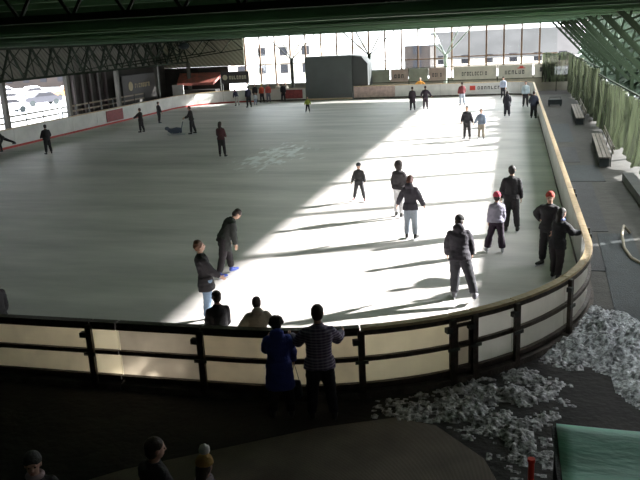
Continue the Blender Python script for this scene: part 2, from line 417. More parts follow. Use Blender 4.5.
bm = bmesh.new(); box(bm, -26.8, 7.5, 74.35, 74.5, 0, 1.45); tag(link('wall_far', bm, M_wall), kind='structure')
bm = bmesh.new(); box(bm, -36.2, -26.95, 74.2, 74.35, 3.45, 6.85); tag(link('wall_far_upper', bm, M_panelL), kind='structure')
bm = bmesh.new(); box(bm, -36.2, -36, -6, 76, 3.9, 7); tag(link('wall_left_upper', bm, M_panel), kind='structure')
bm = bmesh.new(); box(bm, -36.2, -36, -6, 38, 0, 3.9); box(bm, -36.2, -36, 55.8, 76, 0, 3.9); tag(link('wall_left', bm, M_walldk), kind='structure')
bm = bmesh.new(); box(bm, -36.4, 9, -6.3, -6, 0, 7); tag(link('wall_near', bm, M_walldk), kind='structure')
bm = bmesh.new(); box(bm, 6.8, 7, -6, 18.7, 0, 8.6); tag(link('wall_right_sunblock', bm, M_walldk), kind='structure')  # unseen wall, raised and lengthened to keep sun off the foreground
# glazing: bays with mullions
M_mull = mat('mullion', (.20, .11, .06), .5)
gm = bpy.data.materials.new('clear_glass'); gm.use_nodes = True; nt = gm.node_tree; nt.nodes.remove(nt.nodes['Principled BSDF'])
tr = nt.nodes.new('ShaderNodeBsdfTransparent'); tr.inputs[0].default_value = (.95, .97, .97, 1); gl = nt.nodes.new('ShaderNodeBsdfGlossy'); gl.inputs['Roughness'].default_value = .05
mx = nt.nodes.new('ShaderNodeMixShader'); mx.inputs[0].default_value = .06; nt.links.new(tr.outputs[0], mx.inputs[1]); nt.links.new(gl.outputs[0], mx.inputs[2])
nt.links.new(mx.outputs[0], nt.nodes['Material Output'].inputs['Surface'])
xs = [-26.9+1.62*i for i in range(20)]
for i in range(len(xs)-1):
    r0 = empty('window_%d' % (i+1), (xs[i], 74.4, 1.45)); tag(r0, kind='structure')
    bm = bmesh.new(); wd = 1.62; dz = [0, 2.0 if xs[i] < -18 or xs[i] > -6 else 1.9, 4.9]
    for z in dz: box(bm, 0, wd, -.04, .04, max(0, z-.05), z+.05)
    box(bm, -.075, .075, -.06, .06, 0, 4.9); link('window_frame', bm, M_mull, r0)
    bm = bmesh.new(); box(bm, .05, wd-.05, -.008, .008, .05, 4.85); link('pane', bm, gm, r0)
# ---- roof: deck, purlins, girders
bm = bmesh.new(); box(bm, -36.2, 4.5, -6, 74.6, 6.85, 7.0); tag(link('ceiling', bm, M_green), kind='structure')
for i in range(35):
    y = 10.3+i*1.84
    bm = bmesh.new(); box(bm, -36, 4.4, y-.05, y+.05, 6.68, 6.85); tag(link('roof_purlin', bm, M_green), kind='structure')
gy = [14.2+7.7*i for i in range(8)]
for y in gy:
    bm = bmesh.new(); box(bm, -36, 4.5, y-.02, y+.02, 6.22, 6.68); box(bm, -36, 4.5, y-.13, y+.13, 6.16, 6.2); box(bm, -36, 4.5, y-.13, y+.13, 6.68, 6.72)
    box(bm, -36, 4.5, y-.09, y+.02, 6.40, 6.425)
    tag(link('roof_girder', bm, M_green), kind='structure')
bm = bmesh.new(); box(bm, 4.5, 4.6, -6, 74.6, 6.12, 7.0); tag(link('roof_fascia', bm, M_green), kind='structure')
# nearest lattice girder
bm = bmesh.new(); y = 8.6
bar(bm, (-20, y, 6.24), (6, y, 6.24), .09); bar(bm, (-20, y, 6.8), (6, y, 6.8), .09)
for i in range(34):
    x = -19.6+i*.75; bar(bm, (x, y, 6.24), (x+.375, y, 6.8), .035); bar(bm, (x+.375, y, 6.8), (x+.75, y, 6.24), .035)
tag(link('roof_girder', bm, M_gsteel), kind='structure')
# ---- left side: posts and longitudinal lattice beam
PY = [35.3, 42.9, 50.3, 57.8, 65.3, 72.6]
for y in PY:
    bm = bmesh.new(); box(bm, -32.68, -32.38, y-.16, y+.16, 0, 4.0); tag(link('roof_post', bm, M_post), kind='structure')
for i in range(len(PY)-1):
    bm = bmesh.new(); a, b = PY[i], PY[i+1]
    bar(bm, (-32.5, a, 4.05), (-32.5, b, 4.05), .16); bar(bm, (-32.5, a, 6.1), (-32.5, b, 6.1), .14)
    n = 3; wd = (b-a)/n
    for k in range(n):
        y = a+k*wd
        bar(bm, (-32.5, y, 4.05), (-32.5, y+wd/2, 6.1), .12); bar(bm, (-32.5, y+wd/2, 6.1), (-32.5, y+wd, 4.05), .12)
        bar(bm, (-33.6, y, 6.2), (-32.5, y+wd/2, 4.05), .08); bar(bm, (-33.6, y+wd, 6.2), (-32.5, y+wd/2, 4.05), .08); bar(bm, (-32.5, y, 6.1), (-32.5, y+wd, 4.4), .05); bar(bm, (-32.5, y+wd, 6.1), (-32.5, y, 4.4), .05)
    tag(link('lattice_beam', bm, M_gsteel), kind='structure')
# cross lattice over the far left
for y in (57.8, 65.3, 72.6):
    bm = bmesh.new(); x0, x1 = -36, -26.4
    bar(bm, (x0, y, 6.1), (x1, y, 6.1), .1)
    for k in range(4):
        x = x0+k*2.4; bar(bm, (x, y, 4.1+k*.25), (x+1.2, y, 6.1), .07); bar(bm, (x+1.2, y, 6.1), (x+2.4, y, 4.35+k*.25), .07)
    bar(bm, (x0, y, 4.1), (x1, y, 5.1), .09)
    tag(link('lattice_brace', bm, M_gsteel), kind='structure')
# ---- far V-strut columns
M_pale = mat('pale_green_column', (.42, .5, .42), .5)
for x, z, m in ((-21.75, 3.8, M_dsteel), (-13.8, 3.92, M_gsteel), (-6.4, 3.6, M_pale)):
    bm = bmesh.new(); tube(bm, [(x, 73.8, 0), (x, 73.8, z)], .17, 12); ball(bm, (x, 73.8, z), .2)
    for a, b in ((-2.5, 0), (-1.3, .5), (1.3, .5), (2.5, 0)): bar(bm, (x, 73.8, z), (x+a, 73.8+b*.5, 6.2), .09)
    tag(link('roof_column', bm, m), kind='structure')
# ---- right side raking lattice struts and posts
M_strut = mat('dark_green_steel', (.014, .024, .012), .8, bump=.3, spec=.15)
for i, y in enumerate([25.5, 30.5, 36, 42, 48, 54.5, 62, 70]):
    bm = bmesh.new(); p = Vector((3.0, y, 6.35)); q = Vector((6.6, y+.1, 2.6)); off = Vector((.36, 0, .40))
    bar(bm, p, q, .16); bar(bm, p+off, q+off, .16); n = 9
    for k in range(n):
        a = p+(q-p)*(k/n); b = p+(q-p)*((k+.5)/n)+off; c = p+(q-p)*((k+1)/n); bar(bm, a, b, .07); bar(bm, b, c, .07)
    bar(bm, q+off*.5, (6.8, y+.1, 0), .2)
    tag(link('roof_strut', bm, M_strut), kind='structure')
# ---- green nets
def net_mat(name, c, al):
    m = bpy.data.materials.new(name); m.use_nodes = True; nt = m.node_tree; b = nt.nodes['Principled BSDF']
    tc = nt.nodes.new('ShaderNodeTexCoord'); mp = nt.nodes.new('ShaderNodeMapping'); mp.inputs['Scale'].default_value = (1, 3.2, .22); nt.links.new(tc.outputs['Object'], mp.inputs['Vector'])
    n = nt.nodes.new('ShaderNodeTexNoise'); n.inputs['Scale'].default_value = 2.2; n.inputs['Detail'].default_value = 5; nt.links.new(mp.outputs[0], n.inputs['Vector'])
    r = nt.nodes.new('ShaderNodeValToRGB'); r.color_ramp.elements[0].position = .35; r.color_ramp.elements[1].position = .68
    r.color_ramp.elements[0].color = (*[x*.35 for x in c], 1); r.color_ramp.elements[1].color = (*c, 1)
    nt.links.new(n.outputs['Fac'], r.inputs['Fac']); nt.links.new(r.outputs[0], b.inputs['Base Color']); b.inputs['Roughness'].default_value = .8
    tl = nt.nodes.new('ShaderNodeBsdfTranslucent'); nt.links.new(r.outputs[0], tl.inputs[0])
    mx = nt.nodes.new('ShaderNodeMixShader'); mx.inputs[0].default_value = .45; nt.links.new(b.outputs[0], mx.inputs[1]); nt.links.new(tl.outputs[0], mx.inputs[2])
    tp = nt.nodes.new('ShaderNodeBsdfTransparent'); m2 = nt.nodes.new('ShaderNodeMixShader'); m2.inputs[0].default_value = al
    nt.links.new(mx.outputs[0], m2.inputs[1]); nt.links.new(tp.outputs[0], m2.inputs[2])
    nt.links.new(m2.outputs[0], nt.nodes['Material Output'].inputs['Surface']); return m
M_net = net_mat('green_netting', (.12, .145, .085), .22)
def net(y0, y1, label, seed, xb=4.9, top=2.95, sweep=0):
    bm = bmesh.new(); ny, nz = int((y1-y0)*7), 16; g = []
    for i in range(ny+1):
        col = []; u = i/ny; y = y0+(y1-y0)*u
        sag = .18*sin(pi*u)
        for j in range(nz+1):
            v = j/nz
            zt = top-sag; zb = .12+sweep*abs(sin(pi*u*1.5+seed))*.7
            z = zb+(zt-zb)*v
            x = xb+.12*sin(y*3.1+seed)*(1-.5*v)+.08*sin(y*7.3+seed*2+v*2)+.10*noise.noise(Vector((y*.8, z, seed)))-.35*sweep*(1-v)**2
            col.append(bm.verts.new((x, y, z)))
        g.append(col)
    for i in range(ny):
        for j in range(nz): bm.faces.new((g[i][j], g[i+1][j], g[i+1][j+1], g[i][j+1]))
    o = link('safety_net', bm, M_net, smooth=True); tag(o, label, 'net')
    md = o.modifiers.new('t', 'SOLIDIFY'); md.thickness = .012
net(22.5, 30.4, 'green safety net hanging nearest the camera at the right frame edge', 1, sweep=.35)
net(30.5, 37.9, 'green safety net with a swept-up hem behind the nearest bench', 2.2, sweep=.6)
net(38.0, 47.9, 'green safety net hanging behind the far bench', 3.1, sweep=.3)
net(48.0, 58.9, 'green safety net beyond the far bench', 4.4, top=3.3)
net(59.0, 73.5, 'green safety net hanging in the far right corner', 5.3, top=3.5)
net(16, 22.3, 'green safety net added mostly out of view beside the hose to block side light', 6.3)  # extra off-view net, put in to hold light back from the walkway
bm = bmesh.new(); bar(bm, (4.9, 16, 2.97), (4.9, 48, 2.97), .07); bar(bm, (4.9, 48, 3.35), (4.9, 74, 3.4), .07); tag(link('net_rail', bm, M_strut), kind='structure')
bm = bmesh.new(); g = [[bm.verts.new((2.5+.12*i, 73.0+.12*sin(i*1.9)+.05*sin(i*.7+j), .9+2.6*j/8+.06*sin(i*.5)*(j == 8))) for j in range(9)] for i in range(21)]
for i in range(20):
    for j in range(8): bm.faces.new((g[i][j], g[i+1][j], g[i+1][j+1], g[i][j+1]))
o = link('safety_net', bm, M_net, smooth=True); tag(o, 'green safety net hung across the far right corner behind the last cream banner', 'net'); md = o.modifiers.new('t', 'SOLIDIFY'); md.thickness = .012
# ---- outside: unseen building added to shade the nearest part, and distant things
M_bld = mat('outside_facade', (.72, .62, .52), .8, bump=.2, var=.2, vscale=.3); M_bdark = mat('outside_dark_wood', (.035, .024, .02), .8, var=.4, vscale=.5)
M_glassd = mat('window_dark', (.03, .03, .035), .6, spec=.1); M_roofs = mat('snowy_roof', (.85, .87, .9), .7, bump=.3, bscale=1)
M_roofg = mat('grey_roof', (.075, .07, .07), .8, var=.3, vscale=.3)
def house(x, y, wx, wy, h, m, mr, label, ridge=2.5, z0=-.06, nw=4, floors=2):
    r0 = empty('house', (x, y, z0)); tag(r0, label, 'building')
    bm = bmesh.new(); box(bm, -wx/2, wx/2, 0, wy, 0, h); link('wall', bm, m, r0)
    bm = bmesh.new(); o = .6
    v = [bm.verts.new(p) for p in ((-wx/2-o, -o, h), (wx/2+o, -o, h), (wx/2+o, wy+o, h), (-wx/2-o, wy+o, h), (-wx/2-o, wy/2, h+ridge), (wx/2+o, wy/2, h+ridge))]
    for f in ((0, 1, 5, 4), (2, 3, 4, 5), (0, 4, 3), (1, 2, 5), (0, 3, 2, 1)): bm.faces.new([v[k] for k in f])
    link('roof', bm, mr, r0)
    for fl in range(floors):
        for k in range(nw):
            cx = -wx/2+wx*(k+.5)/nw; z = .9+fl*h/floors
            bm = bmesh.new(); box(bm, cx-.6, cx+.6, -.06, .02, z, z+1.3); link('window', bm, M_glassd, r0)
    return r0
house(-13.3, 108, 3.6, 8, 4.2, M_bdark, M_roofs, 'dark brown building seen through the far glass right of the grey box', ridge=1.2, nw=1)
house(-36, 112, 14, 9, 5.2, M_bld, M_roofs, 'pale building seen through the far glass left of the grey box', ridge=1.2)
house(-2, 122, 22, 12, 1.6, M_bld, M_roofg, 'low building with a broad grey roof outside the far glass', ridge=4.2, nw=6, floors=1)
house(-80, 112, 30, 10, 7, M_bdark, M_roofs, 'long dark building behind the snowy parking lot', nw=9)
bb = house(17, 2, 16, 16.3, 11.5, M_bld, M_roofs, 'added unseen pale building right of the hall, shading the nearest part', ridge=.3)  # added out of view as a sun blocker for the near ground
# hill
bm = bmesh.new(); bmesh.ops.create_grid(bm, x_segments=60, y_segments=12, size=1)
for v in bm.verts:
    X = v.co.x*300-60; t = (v.co.y+1)/2
    v.co = Vector((X, 190+t*140, -1+t*(22+12*noise.noise(Vector((X*.012, 0, 2)))+5*noise.noise(Vector((X*.05, t*3, 0))))))
tag(link('hill', bm, mat('snowy_hill', (.88, .9, .93), .9, col2=(.16, .13, .11), vscale=.06), smooth=True), kind='structure')
M_fir = mat('fir_green', (.035, .06, .035), .9, bump=.6, bscale=3, var=.5, vscale=2); M_bark = mat('bark', (.08, .05, .035), .9)
def fir(x, y, h):
    r0 = empty('fir_tree', (x, y, -.06)); tag(r0, 'dark fir tree standing in the row outside the right side, behind the steel struts', 'tree', 'fir trees outside the right side')
    bm = bmesh.new(); tube(bm, [(0, 0, 0), (0, 0, h*.9)], [.18, .05], 8); link('trunk', bm, M_bark, r0)
    bm = bmesh.new(); n = 7
    for k in range(n):
        z = .6+(h-.6)*k/n; rr = (1.9)*(1-k/n)**.6+.3; sg = 22; c = bm.verts.new((0, 0, z+h/n*1.5)); ring = []
        for i in range(sg):
            an = 2*pi*i/sg+k; q = rr*(1 if i % 2 else .72)*random.uniform(.85, 1.1); ring.append(bm.verts.new((q*cos(an), q*sin(an), z-.25*(i % 2)+random.uniform(-.1, .1))))
        d = bm.verts.new((0, 0, z+.2))
        for i in range(sg): bm.faces.new((ring[i], ring[(i+1) % sg], c)); bm.faces.new((ring[(i+1) % sg], ring[i], d))
    link('foliage', bm, M_fir, r0)
for i in range(20): fir(10.6+.8*sin(i*2.3), 47+i*3.5, 6.7+.4*sin(i*1.7))
# parked cars
def car(x, y, rz, c, label):
    r0 = empty('car', (x, y, -.06), rz); tag(r0, label, 'car', None)
    bm = bmesh.new(); prof = [(-2.1, .3), (-2.15, .75), (-1.9, .95), (-1.1, 1.0), (-.5, 1.42), (.9, 1.45), (1.6, 1.0), (2.1, .9), (2.2, .35)]
    L = [bm.verts.new((px, -.85, pz)) for px, pz in prof]; Rr = [bm.verts.new((px, .85, pz)) for px, pz in prof]
    bm.faces.new(L); bm.faces.new(Rr[::-1]); n = len(prof)
    for i in range(n): bm.faces.new((L[i], L[(i+1) % n], Rr[(i+1) % n], Rr[i]))
    link('body', bm, c, r0)
    for px in (-1.35, 1.4):
        for py in (-.86, .70):
            bm = bmesh.new(); tube(bm, [(px, py, .32), (px, py+.16, .32)], .32, 16); link('wheel', bm, M_rub, r0)
    for py in (-.875, .86):
        bm = bmesh.new(); v = [bm.verts.new((a, py+dy, z)) for dy in (0, .015) for a, z in ((-.95, 1.02), (-.48, 1.34), (.8, 1.36), (1.3, 1.02))]
        for f in ((0, 1, 2, 3), (7, 6, 5, 4), (0, 4, 5, 1), (1, 5, 6, 2), (2, 6, 7, 3), (3, 7, 4, 0)): bm.faces.new([v[k] for k in f])
        link('side_window', bm, M_glassd, r0)
    bm = bmesh.new(); v = [bm.verts.new(p) for p in ((-.4, -.8, 1.455), (.8, -.8, 1.48), (.8, .8, 1.48), (-.4, .8, 1.455), (-.3, -.7, 1.56), (.7, -.7, 1.58), (.7, .7, 1.58), (-.3, .7, 1.56))]
    for f in ((0, 1, 2, 3), (7, 6, 5, 4), (0, 4, 5, 1), (1, 5, 6, 2), (2, 6, 7, 3), (3, 7, 4, 0)): bm.faces.new([v[k] for k in f])
    link('snow_cover', bm, M_snow, r0)
cc = [(mat('car_white', (.8, .8, .82), .3), 'white'), (mat('car_silver', (.45, .47, .5), .3, .5), 'silver'), (mat('car_blue', (.08, .14, .3), .3), 'blue'), (mat('car_orange', (.6, .22, .06), .3), 'orange'), (mat('car_dark', (.04, .04, .05), .3), 'dark')]
spots = [(-50, 66, 0, 'nearest row of the parking lot, right of the rest'), (-55, 66.5, 1, 'nearest row, second car from the hall'), (-60, 67, 0, 'nearest row, farthest left'), (-52, 75, 4, 'middle row nearest the post'),
         (-57.5, 76, 0, 'middle row, second from the post'), (-63, 77, 2, 'middle row, third from the post'), (-55, 85, 3, 'back row below the dark building'), (-61, 86, 1, 'back row, second from the right'), (-67, 88, 0, 'back row, third from the right'), (-72, 90, 3, 'back row, farthest left')]
for i, (x, y, c, l) in enumerate(spots): car(x, y, R(58+4*(i % 3)), cc[c][0], '%s snow-topped parked car, %s' % (cc[c][1], l))
# ================================================================== fixed furniture
M_wood = mat('bench_wood', (.27, .23, .18), .6, bump=.3, var=.3, vscale=5, stretch=(1, .3, 1))
def bench(x, y, rz, label, L=4.2):
    r0 = empty('bench', (x, y, .023), rz); tag(r0, label, 'bench')
    bm = bmesh.new()
    for k in range(3): box(bm, -.24+k*.17, -.10+k*.17, -L/2, L/2, .42, .46)
    link('seat', bm, M_wood, r0)
    bm = bmesh.new()
    for k in range(2): box(bm, .29+k*.03, .32+k*.03, -L/2, L/2, .58+k*.17, .71+k*.17)
    link('backrest', bm, M_wood, r0)
    for yy in (-L/2+.3, 0, L/2-.3):
        bm = bmesh.new(); bar(bm, (-.2, yy, 0), (-.2, yy, .42), .05); bar(bm, (.24, yy, 0), (.24, yy, .42), .05); bar(bm, (-.2, yy, .40), (.27, yy, .40), .05); bar(bm, (.25, yy, .38), (.31, yy, .90), .04)
        link('leg', bm, M_dsteel, r0)
    bm = bmesh.new(); box(bm, -.2, .2, -L/2+.2, L/2-.2, .02, .36); link('storage_box', bm, M_rub, r0)
    return r0
bench(3.95, 36.4, R(-3), 'slatted wooden bench with dark base, nearest on the right walkway', 7.5)
bench(4.05, 51.5, R(-2), 'slatted wooden bench with dark base, farther along the right walkway', 8.5)
r0 = empty('crate', (3.05, 59.6, .008)); tag(r0, 'small black open crate on the floor at the far end of the right walkway', 'crate')
bm = bmesh.new(); box(bm, -.5, .5, -.35, .35, .12, .5); link('body', bm, M_rub, r0)
for a in (-.42, .42):
    for b in (-.28, .28): bm = bmesh.new(); bar(bm, (a, b, 0), (a, b, .14), .08); link('foot', bm, M_rub, r0)
bm = bmesh.new(); tube(bm, [(-.4, 0, .5), (-.4, 0, .66), (.4, 0, .66), (.4, 0, .5)], .03); link('handle', bm, M_dsteel, r0)
bm = bmesh.new(); tube(bm, [(3.3, 22.0, .05), (3.1, 21.8, .3), (2.98, 21.2, .22), (2.95, 20.4, .05), (3.0, 19.5, .05), (3.25, 18.8, .05), (3.7, 18.5, .05)], .04, 10)
tag(link('hose', bm, mat('hose_brown', (.25, .22, .16), .5), smooth=True), 'brownish hose curling on the floor right of the long black mat', 'hose')
# low ledge of stacked boards at the foot of the nets
bm = bmesh.new(); box(bm, 4.1, 4.5, 20.5, 30, .01, .32); tag(link('ledge', bm, M_concd), 'grey concrete ledge under the nearest green net', 'ledge')

# snow heaps scraped out behind the curved boards
M_heap = mat('scraped_snow', (.85, .87, .89), .8, bump=1, bscale=18, col2=(.14, .145, .15), vscale=12)
M_slush = mat('dirty_slush', (.72, .71, .74), .6, bump=.9, bscale=14, col2=(.07, .065, .065), vscale=13)
def heap(name, pts, m, label, hgt, thr, res=.05, seed=0, kind=None):
    """mound over blobs (x, y, rx, ry, h)"""
    x0 = min(p[0]-p[2] for p in pts); x1 = max(p[0]+p[2] for p in pts); y0 = min(p[1]-p[3] for p in pts); y1 = max(p[1]+p[3] for p in pts)
    nx, ny = int((x1-x0)/res), int((y1-y0)/res); bm = bmesh.new(); g = {}
    for i in range(nx+1):
        for j in range(ny+1):
            x = x0+i*res; y = y0+j*res; h = 0
            for (px, py, rx, ry, hh) in pts:
                d = ((x-px)/rx)**2+((y-py)/ry)**2
                if d < 1: h = max(h, hh*(1-d)**.8)
            v = noise.noise(Vector((x*2.3, y*2.3, seed)))*.5+noise.noise(Vector((x*6, y*6, seed+3)))*.35+noise.noise(Vector((x*15, y*15, seed+7)))*.35
            h = h*(1+hgt*v)-thr*(1-v*1.6)
            # stay outside of the boards
            dx, dy = x-(XR-RC), y-(Y0+RC); rr = hypot(dx, dy)
            if (y < Y0+RC and x > XR-RC and rr < RC+.22) or (x <= XR-RC and y > Y0-.22) or (y >= Y0+RC and x < XR+.22): h = -1
            g[i, j] = (x, y, h)
    V = {}
    for k, (x, y, h) in g.items():
        if h > 0: V[k] = bm.verts.new((x, y, .012+h))
        elif any(g.get((k[0]+a, k[1]+b), (0, 0, -1))[2] > 0 for a in (-1, 0, 1) for b in (-1, 0, 1)): V[k] = bm.verts.new((x, y, .002))
    for (i, j) in list(V):
        q = [(i, j), (i+1, j), (i+1, j+1), (i, j+1)]
        if all(k in V for k in q): bm.faces.new([V[k] for k in q])
    for v in [v for v in bm.verts if not v.link_faces]: bm.verts.remove(v)
    return tag(link(name, bm, m, smooth=True), label, 'snow', kind=kind)
heap('snow_heap', [(1.75, 14.5, .95, 1.3, .34), (2.1, 13.6, 1.2, 1.2, .32), (2.6, 12.4, .9, 1.6, .26), (1.2, 13.5, .8, .6, .2), (3, 14.2, 1, 1, .3)], M_heap, 'big grey-white heap of scraped snow outside the curved boards', .8, .05, res=.04)
heap('slush', [(-.1, 12.0, 1.3, .7, .10), (-.3, 11.3, 1.5, .75, .10), (-.6, 10.8, 1.5, .8, .09), (.05, 10.3, .9, .9, .09), (.35, 9.6, .6, .9, .08), (-1.6, 10.7, .8, .45, .07), (1.0, 12.9, .6, .4, .1)], M_slush, 'scattered dirty slush and ice lumps on the dark ground below the curved boards', 1.2, .072, res=.028, seed=9, kind='stuff')

# green canopy lower right, red pole
M_gcan = mat('green_canopy', (.34, .84, .66), .6, bump=.35, bscale=5, var=.25, vscale=1.6, stretch=(1, 2.5, 1))
r0 = empty('canopy', (1.0, 5.9, 0)); tag(r0, 'green canopy roof of a stall cut off by the lower right corner', 'canopy')
bm = bmesh.new(); nx, ny = 14, 14; g = []
def canp(u, v):  # u along x 0..1, v from far to near
    x = .42+u*1.6-1.0; y = (6.12-.02*u)-v*2.1-5.9; z = 2.5+.12*v+.02*sin(v*14+u*3)-.03*sin(pi*u)
    return x, y, z
for i in range(nx+1): g.append([bm.verts.new(canp(i/nx, j/ny)) for j in range(ny+1)])
for i in range(nx):
    for j in range(ny): bm.faces.new((g[i][j], g[i][j+1], g[i+1][j+1], g[i+1][j]))
o = link('canopy_top', bm, M_gcan, r0, smooth=True); md = o.modifiers.new('t', 'SOLIDIFY'); md.thickness = .03; md.offset = -1
bm = bmesh.new(); bar(bm, (-.60, .21, 2.46), (1.0, .20, 2.46), .035); bar(bm, (-.60, .21, 2.46), (-.60, -1.9, 2.58), .035); link('frame', bm, M_rub, r0)
for x, y in ((-.57, .17), (.98, .17), (-.57, -1.8), (.98, -1.8)):
    bm = bmesh.new(); bar(bm, (x, y, 0), (x, y, 2.45), .045); link('pole', bm, M_dsteel, r0)
r0 = empty('marker_pole', (.29, 8.0, 0)); tag(r0, 'bright red marker pole standing left of the green canopy', 'pole')
M_rpole = mat('red_pole', (.95, .06, .03), .45)
bm = bmesh.new(); tube(bm, [(0, 0, .05), (0, 0, .95)], .035); link('shaft', bm, M_rpole, r0)
bm = bmesh.new(); tube(bm, [(0, 0, .95), (0, 0, .99)], .045); link('tip', bm, M_rpole, r0)
bm = bmesh.new(); tube(bm, [(0, 0, 0), (0, 0, .05)], .16, 20); link('foot', bm, M_rub, r0)

# grey box (covered resurfacer bay)
M_gbox = mat('slate_grey', (.115, .125, .125), .75, bump=.2, var=.12, vscale=.8)
r0 = empty('storage_hut', (-17.1, 71, 0)); tag(r0, 'large slate grey hut standing at the far boards, with a lower darker right side', 'hut')
bm = bmesh.new(); pr_ = [(-2.35, .0), (2.2, .0), (2.2, 4.1), (-2.35, 4.1)]
def prism(bm, pr, y0, y1):
    a = [bm.verts.new((x, y0, z)) for x, z in pr]; b = [bm.verts.new((x, y1, z)) for x, z in pr]; n = len(pr)
    bm.faces.new(a); bm.faces.new(b[::-1])
    for i in range(n): bm.faces.new((a[i], a[(i+1) % n], b[(i+1) % n], b[i]))
prism(bm, pr_, -.65, 2.3); link('front_block', bm, M_gbox, r0)
bm = bmesh.new(); prism(bm, [(2.22, 1.25), (3.68, 1.25), (3.68, 3.3), (3.1, 3.95), (2.22, 4.08)], -.35, 2.2); link('side_block', bm, mat('slate_dark', (.07, .075, .075), .7), r0)
bm = bmesh.new()
for x in (2.6, 3.5):
    for y in (.2, 1.9): bar(bm, (x, y, 0), (x, y, 1.26), .12)
link('support', bm, M_dsteel, r0)
bm = bmesh.new(); box(bm, -2.3, 2.2, -.69, -.65, .02, .2); link('under_hut_light', bm, mat('tan_light_strip', (.6, .45, .3), .5), r0)  # tan strip stands in for a bright line of light under the hut

# left side railing behind the boards
M_rail = mat('tan_rail', (.22, .175, .12), .5, bump=.2)
for i, (y0, y1) in enumerate(((36, 50.1), (50.5, 64.0))):
    r0 = empty('railing', (-33.4, y0, 0)); tag(r0, ('railing of three tan bars behind the left boards in front of the parking lot', 'railing of three tan bars behind the left boards before the dark wall')[i], 'railing')
    for z in (.75, 1.15, 1.55): bm = bmesh.new(); box(bm, -.03, .03, 0, y1-y0, z, z+.12); link('bar', bm, M_rail, r0)
    for k in range(8): y = (y1-y0)*k/7; bm = bmesh.new(); bar(bm, (.05, y, 0), (.05, y, 1.68), .06); link('post', bm, M_dsteel, r0)
# pillars of the dark wall
for i in range(5):
    bm = bmesh.new(); y = 56.4+i*1.3; box(bm, -35.98, -35.75, y-.14, y+.14, 0, 3.9); tag(link('trim_%d' % (i+1), bm, mat('pillar_plum', (.13, .11, .11), .7)), kind='structure')
# signs
M_sign = mat('sign_black', (.025, .022, .02), .5); M_gold = mat('sign_gold', (.45, .36, .2), .5)
r0 = empty('sign_board', (-34.6, 62.3, 1.0)); tag(r0, 'black hanging sign board with a round pale emblem on the left side', 'sign')
bm = bmesh.new(); box(bm, 0, .06, 0, 6.6, 0, 2.3); link('panel', bm, M_sign, r0)
bm = bmesh.new(); tube(bm, [(.06, 1.5, 1.3), (.08, 1.5, 1.3)], .42, 20); link('emblem', bm, M_gold, r0)
bm = bmesh.new(); M90 = Matrix.Rotation(R(90), 4, 'Z'); blobs(bm, 2.3, 5.4, 0, 1.1, 1.5, 8, 5); bmesh.ops.transform(bm, matrix=Matrix.Translation((.072, 0, 0)) @ M90, verts=bm.verts[:]); link('lettering', bm, M_gold, r0)
r0 = empty('sign_board', (-28.8, 72.0, 0)); tag(r0, 'black sign board with round emblem and pale lettering at the far left end', 'sign')
bm = bmesh.new(); box(bm, 0, 3.0, 0, .08, 1.78, 2.96); link('panel', bm, M_sign, r0)
bm = bmesh.new(); tube(bm, [(.45, 0, 2.4), (.45, -.02, 2.4)], .26, 20); link('emblem', bm, M_inkw, r0)
bm = bmesh.new(); blobs(bm, .9, 2.8, 0, 2.2, 2.55, 7, 8); link('lettering', bm, M_inkw, r0)
for x in (.1, 2.9): bm = bmesh.new(); bar(bm, (x, .1, 0), (x, .1, 1.8), .08); link('post', bm, M_dsteel, r0)
# reddish awning stall
M_awn = mat('awning_red', (.62, .16, .12), .6, var=.5, vscale=2, col2=(.30, .12, .10))
r0 = empty('stall', (-31.4, 72.6, 0)); tag(r0, 'stall with a reddish awning in the far left corner', 'stall')
bm = bmesh.new(); v = [bm.verts.new(p) for p in ((-2.1, -1.0, 2.0), (1.9, -1.0, 2.0), (2.3, 1, 2.9), (-2.6, 1, 2.9), (-2.1, -1.0, 1.75), (1.9, -1.0, 1.75), (2.3, 1, 2.65), (-2.6, 1, 2.65))]
for f in ((0, 1, 2, 3), (7, 6, 5, 4), (0, 4, 5, 1), (1, 5, 6, 2), (2, 6, 7, 3), (3, 7, 4, 0)): bm.faces.new([v[k] for k in f])
link('awning', bm, M_awn, r0)
bm = bmesh.new(); box(bm, -2, 1.9, -.6, .6, 0, 1.25); link('counter', bm, M_walldk, r0)
for x in (-2.2, 2.0): bm = bmesh.new(); bar(bm, (x, .7, 0), (x, .7, 2.7), .1); link('post', bm, M_dsteel, r0)
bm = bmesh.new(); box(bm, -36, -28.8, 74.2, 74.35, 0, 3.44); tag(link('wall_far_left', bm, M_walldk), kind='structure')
# white-lit panel and dark bin at the far left corner
bm = bmesh.new(); box(bm, -33.4, -32.2, 70.2, 70.3, .02, 1.9); tag(link('notice_board', bm, M_far), 'upright white notice panel standing behind the far left corner boards', 'panel')
# loudspeaker
r0 = empty('loudspeaker', (-28, 62, 5.7)); tag(r0, 'dark oval loudspeaker hanging from the roof on the far left', 'loudspeaker')
bm = bmesh.new(); ball(bm, (0, 0, 0), (.5, .35, .3)); link('housing', bm, M_rub, r0, smooth=True)
bm = bmesh.new(); bar(bm, (0, 0, .2), (0, 0, .5), .05); bar(bm, (-.6, 0, .52), (.6, 0, .52), .1); link('bracket', bm, M_dsteel, r0)
# roof fixture near top middle right
r0 = empty('ceiling_spotlight', (-.25, 16.5, 6.1)); tag(r0, 'small dark spotlight fixed under the green roof girders, upper right', 'lamp')
bm = bmesh.new(); tube(bm, [(0, 0, .2), (0, -.05, .32)], [.07, .05]); link('housing', bm, mat('lamp_housing', (.06, .08, .12), .4), r0)
bm = bmesh.new(); bar(bm, (0, 0, .3), (0, 0, .58), .02); bar(bm, (-.2, 0, .58), (.2, .0, .58), .02); link('bracket', bm, M_dsteel, r0)

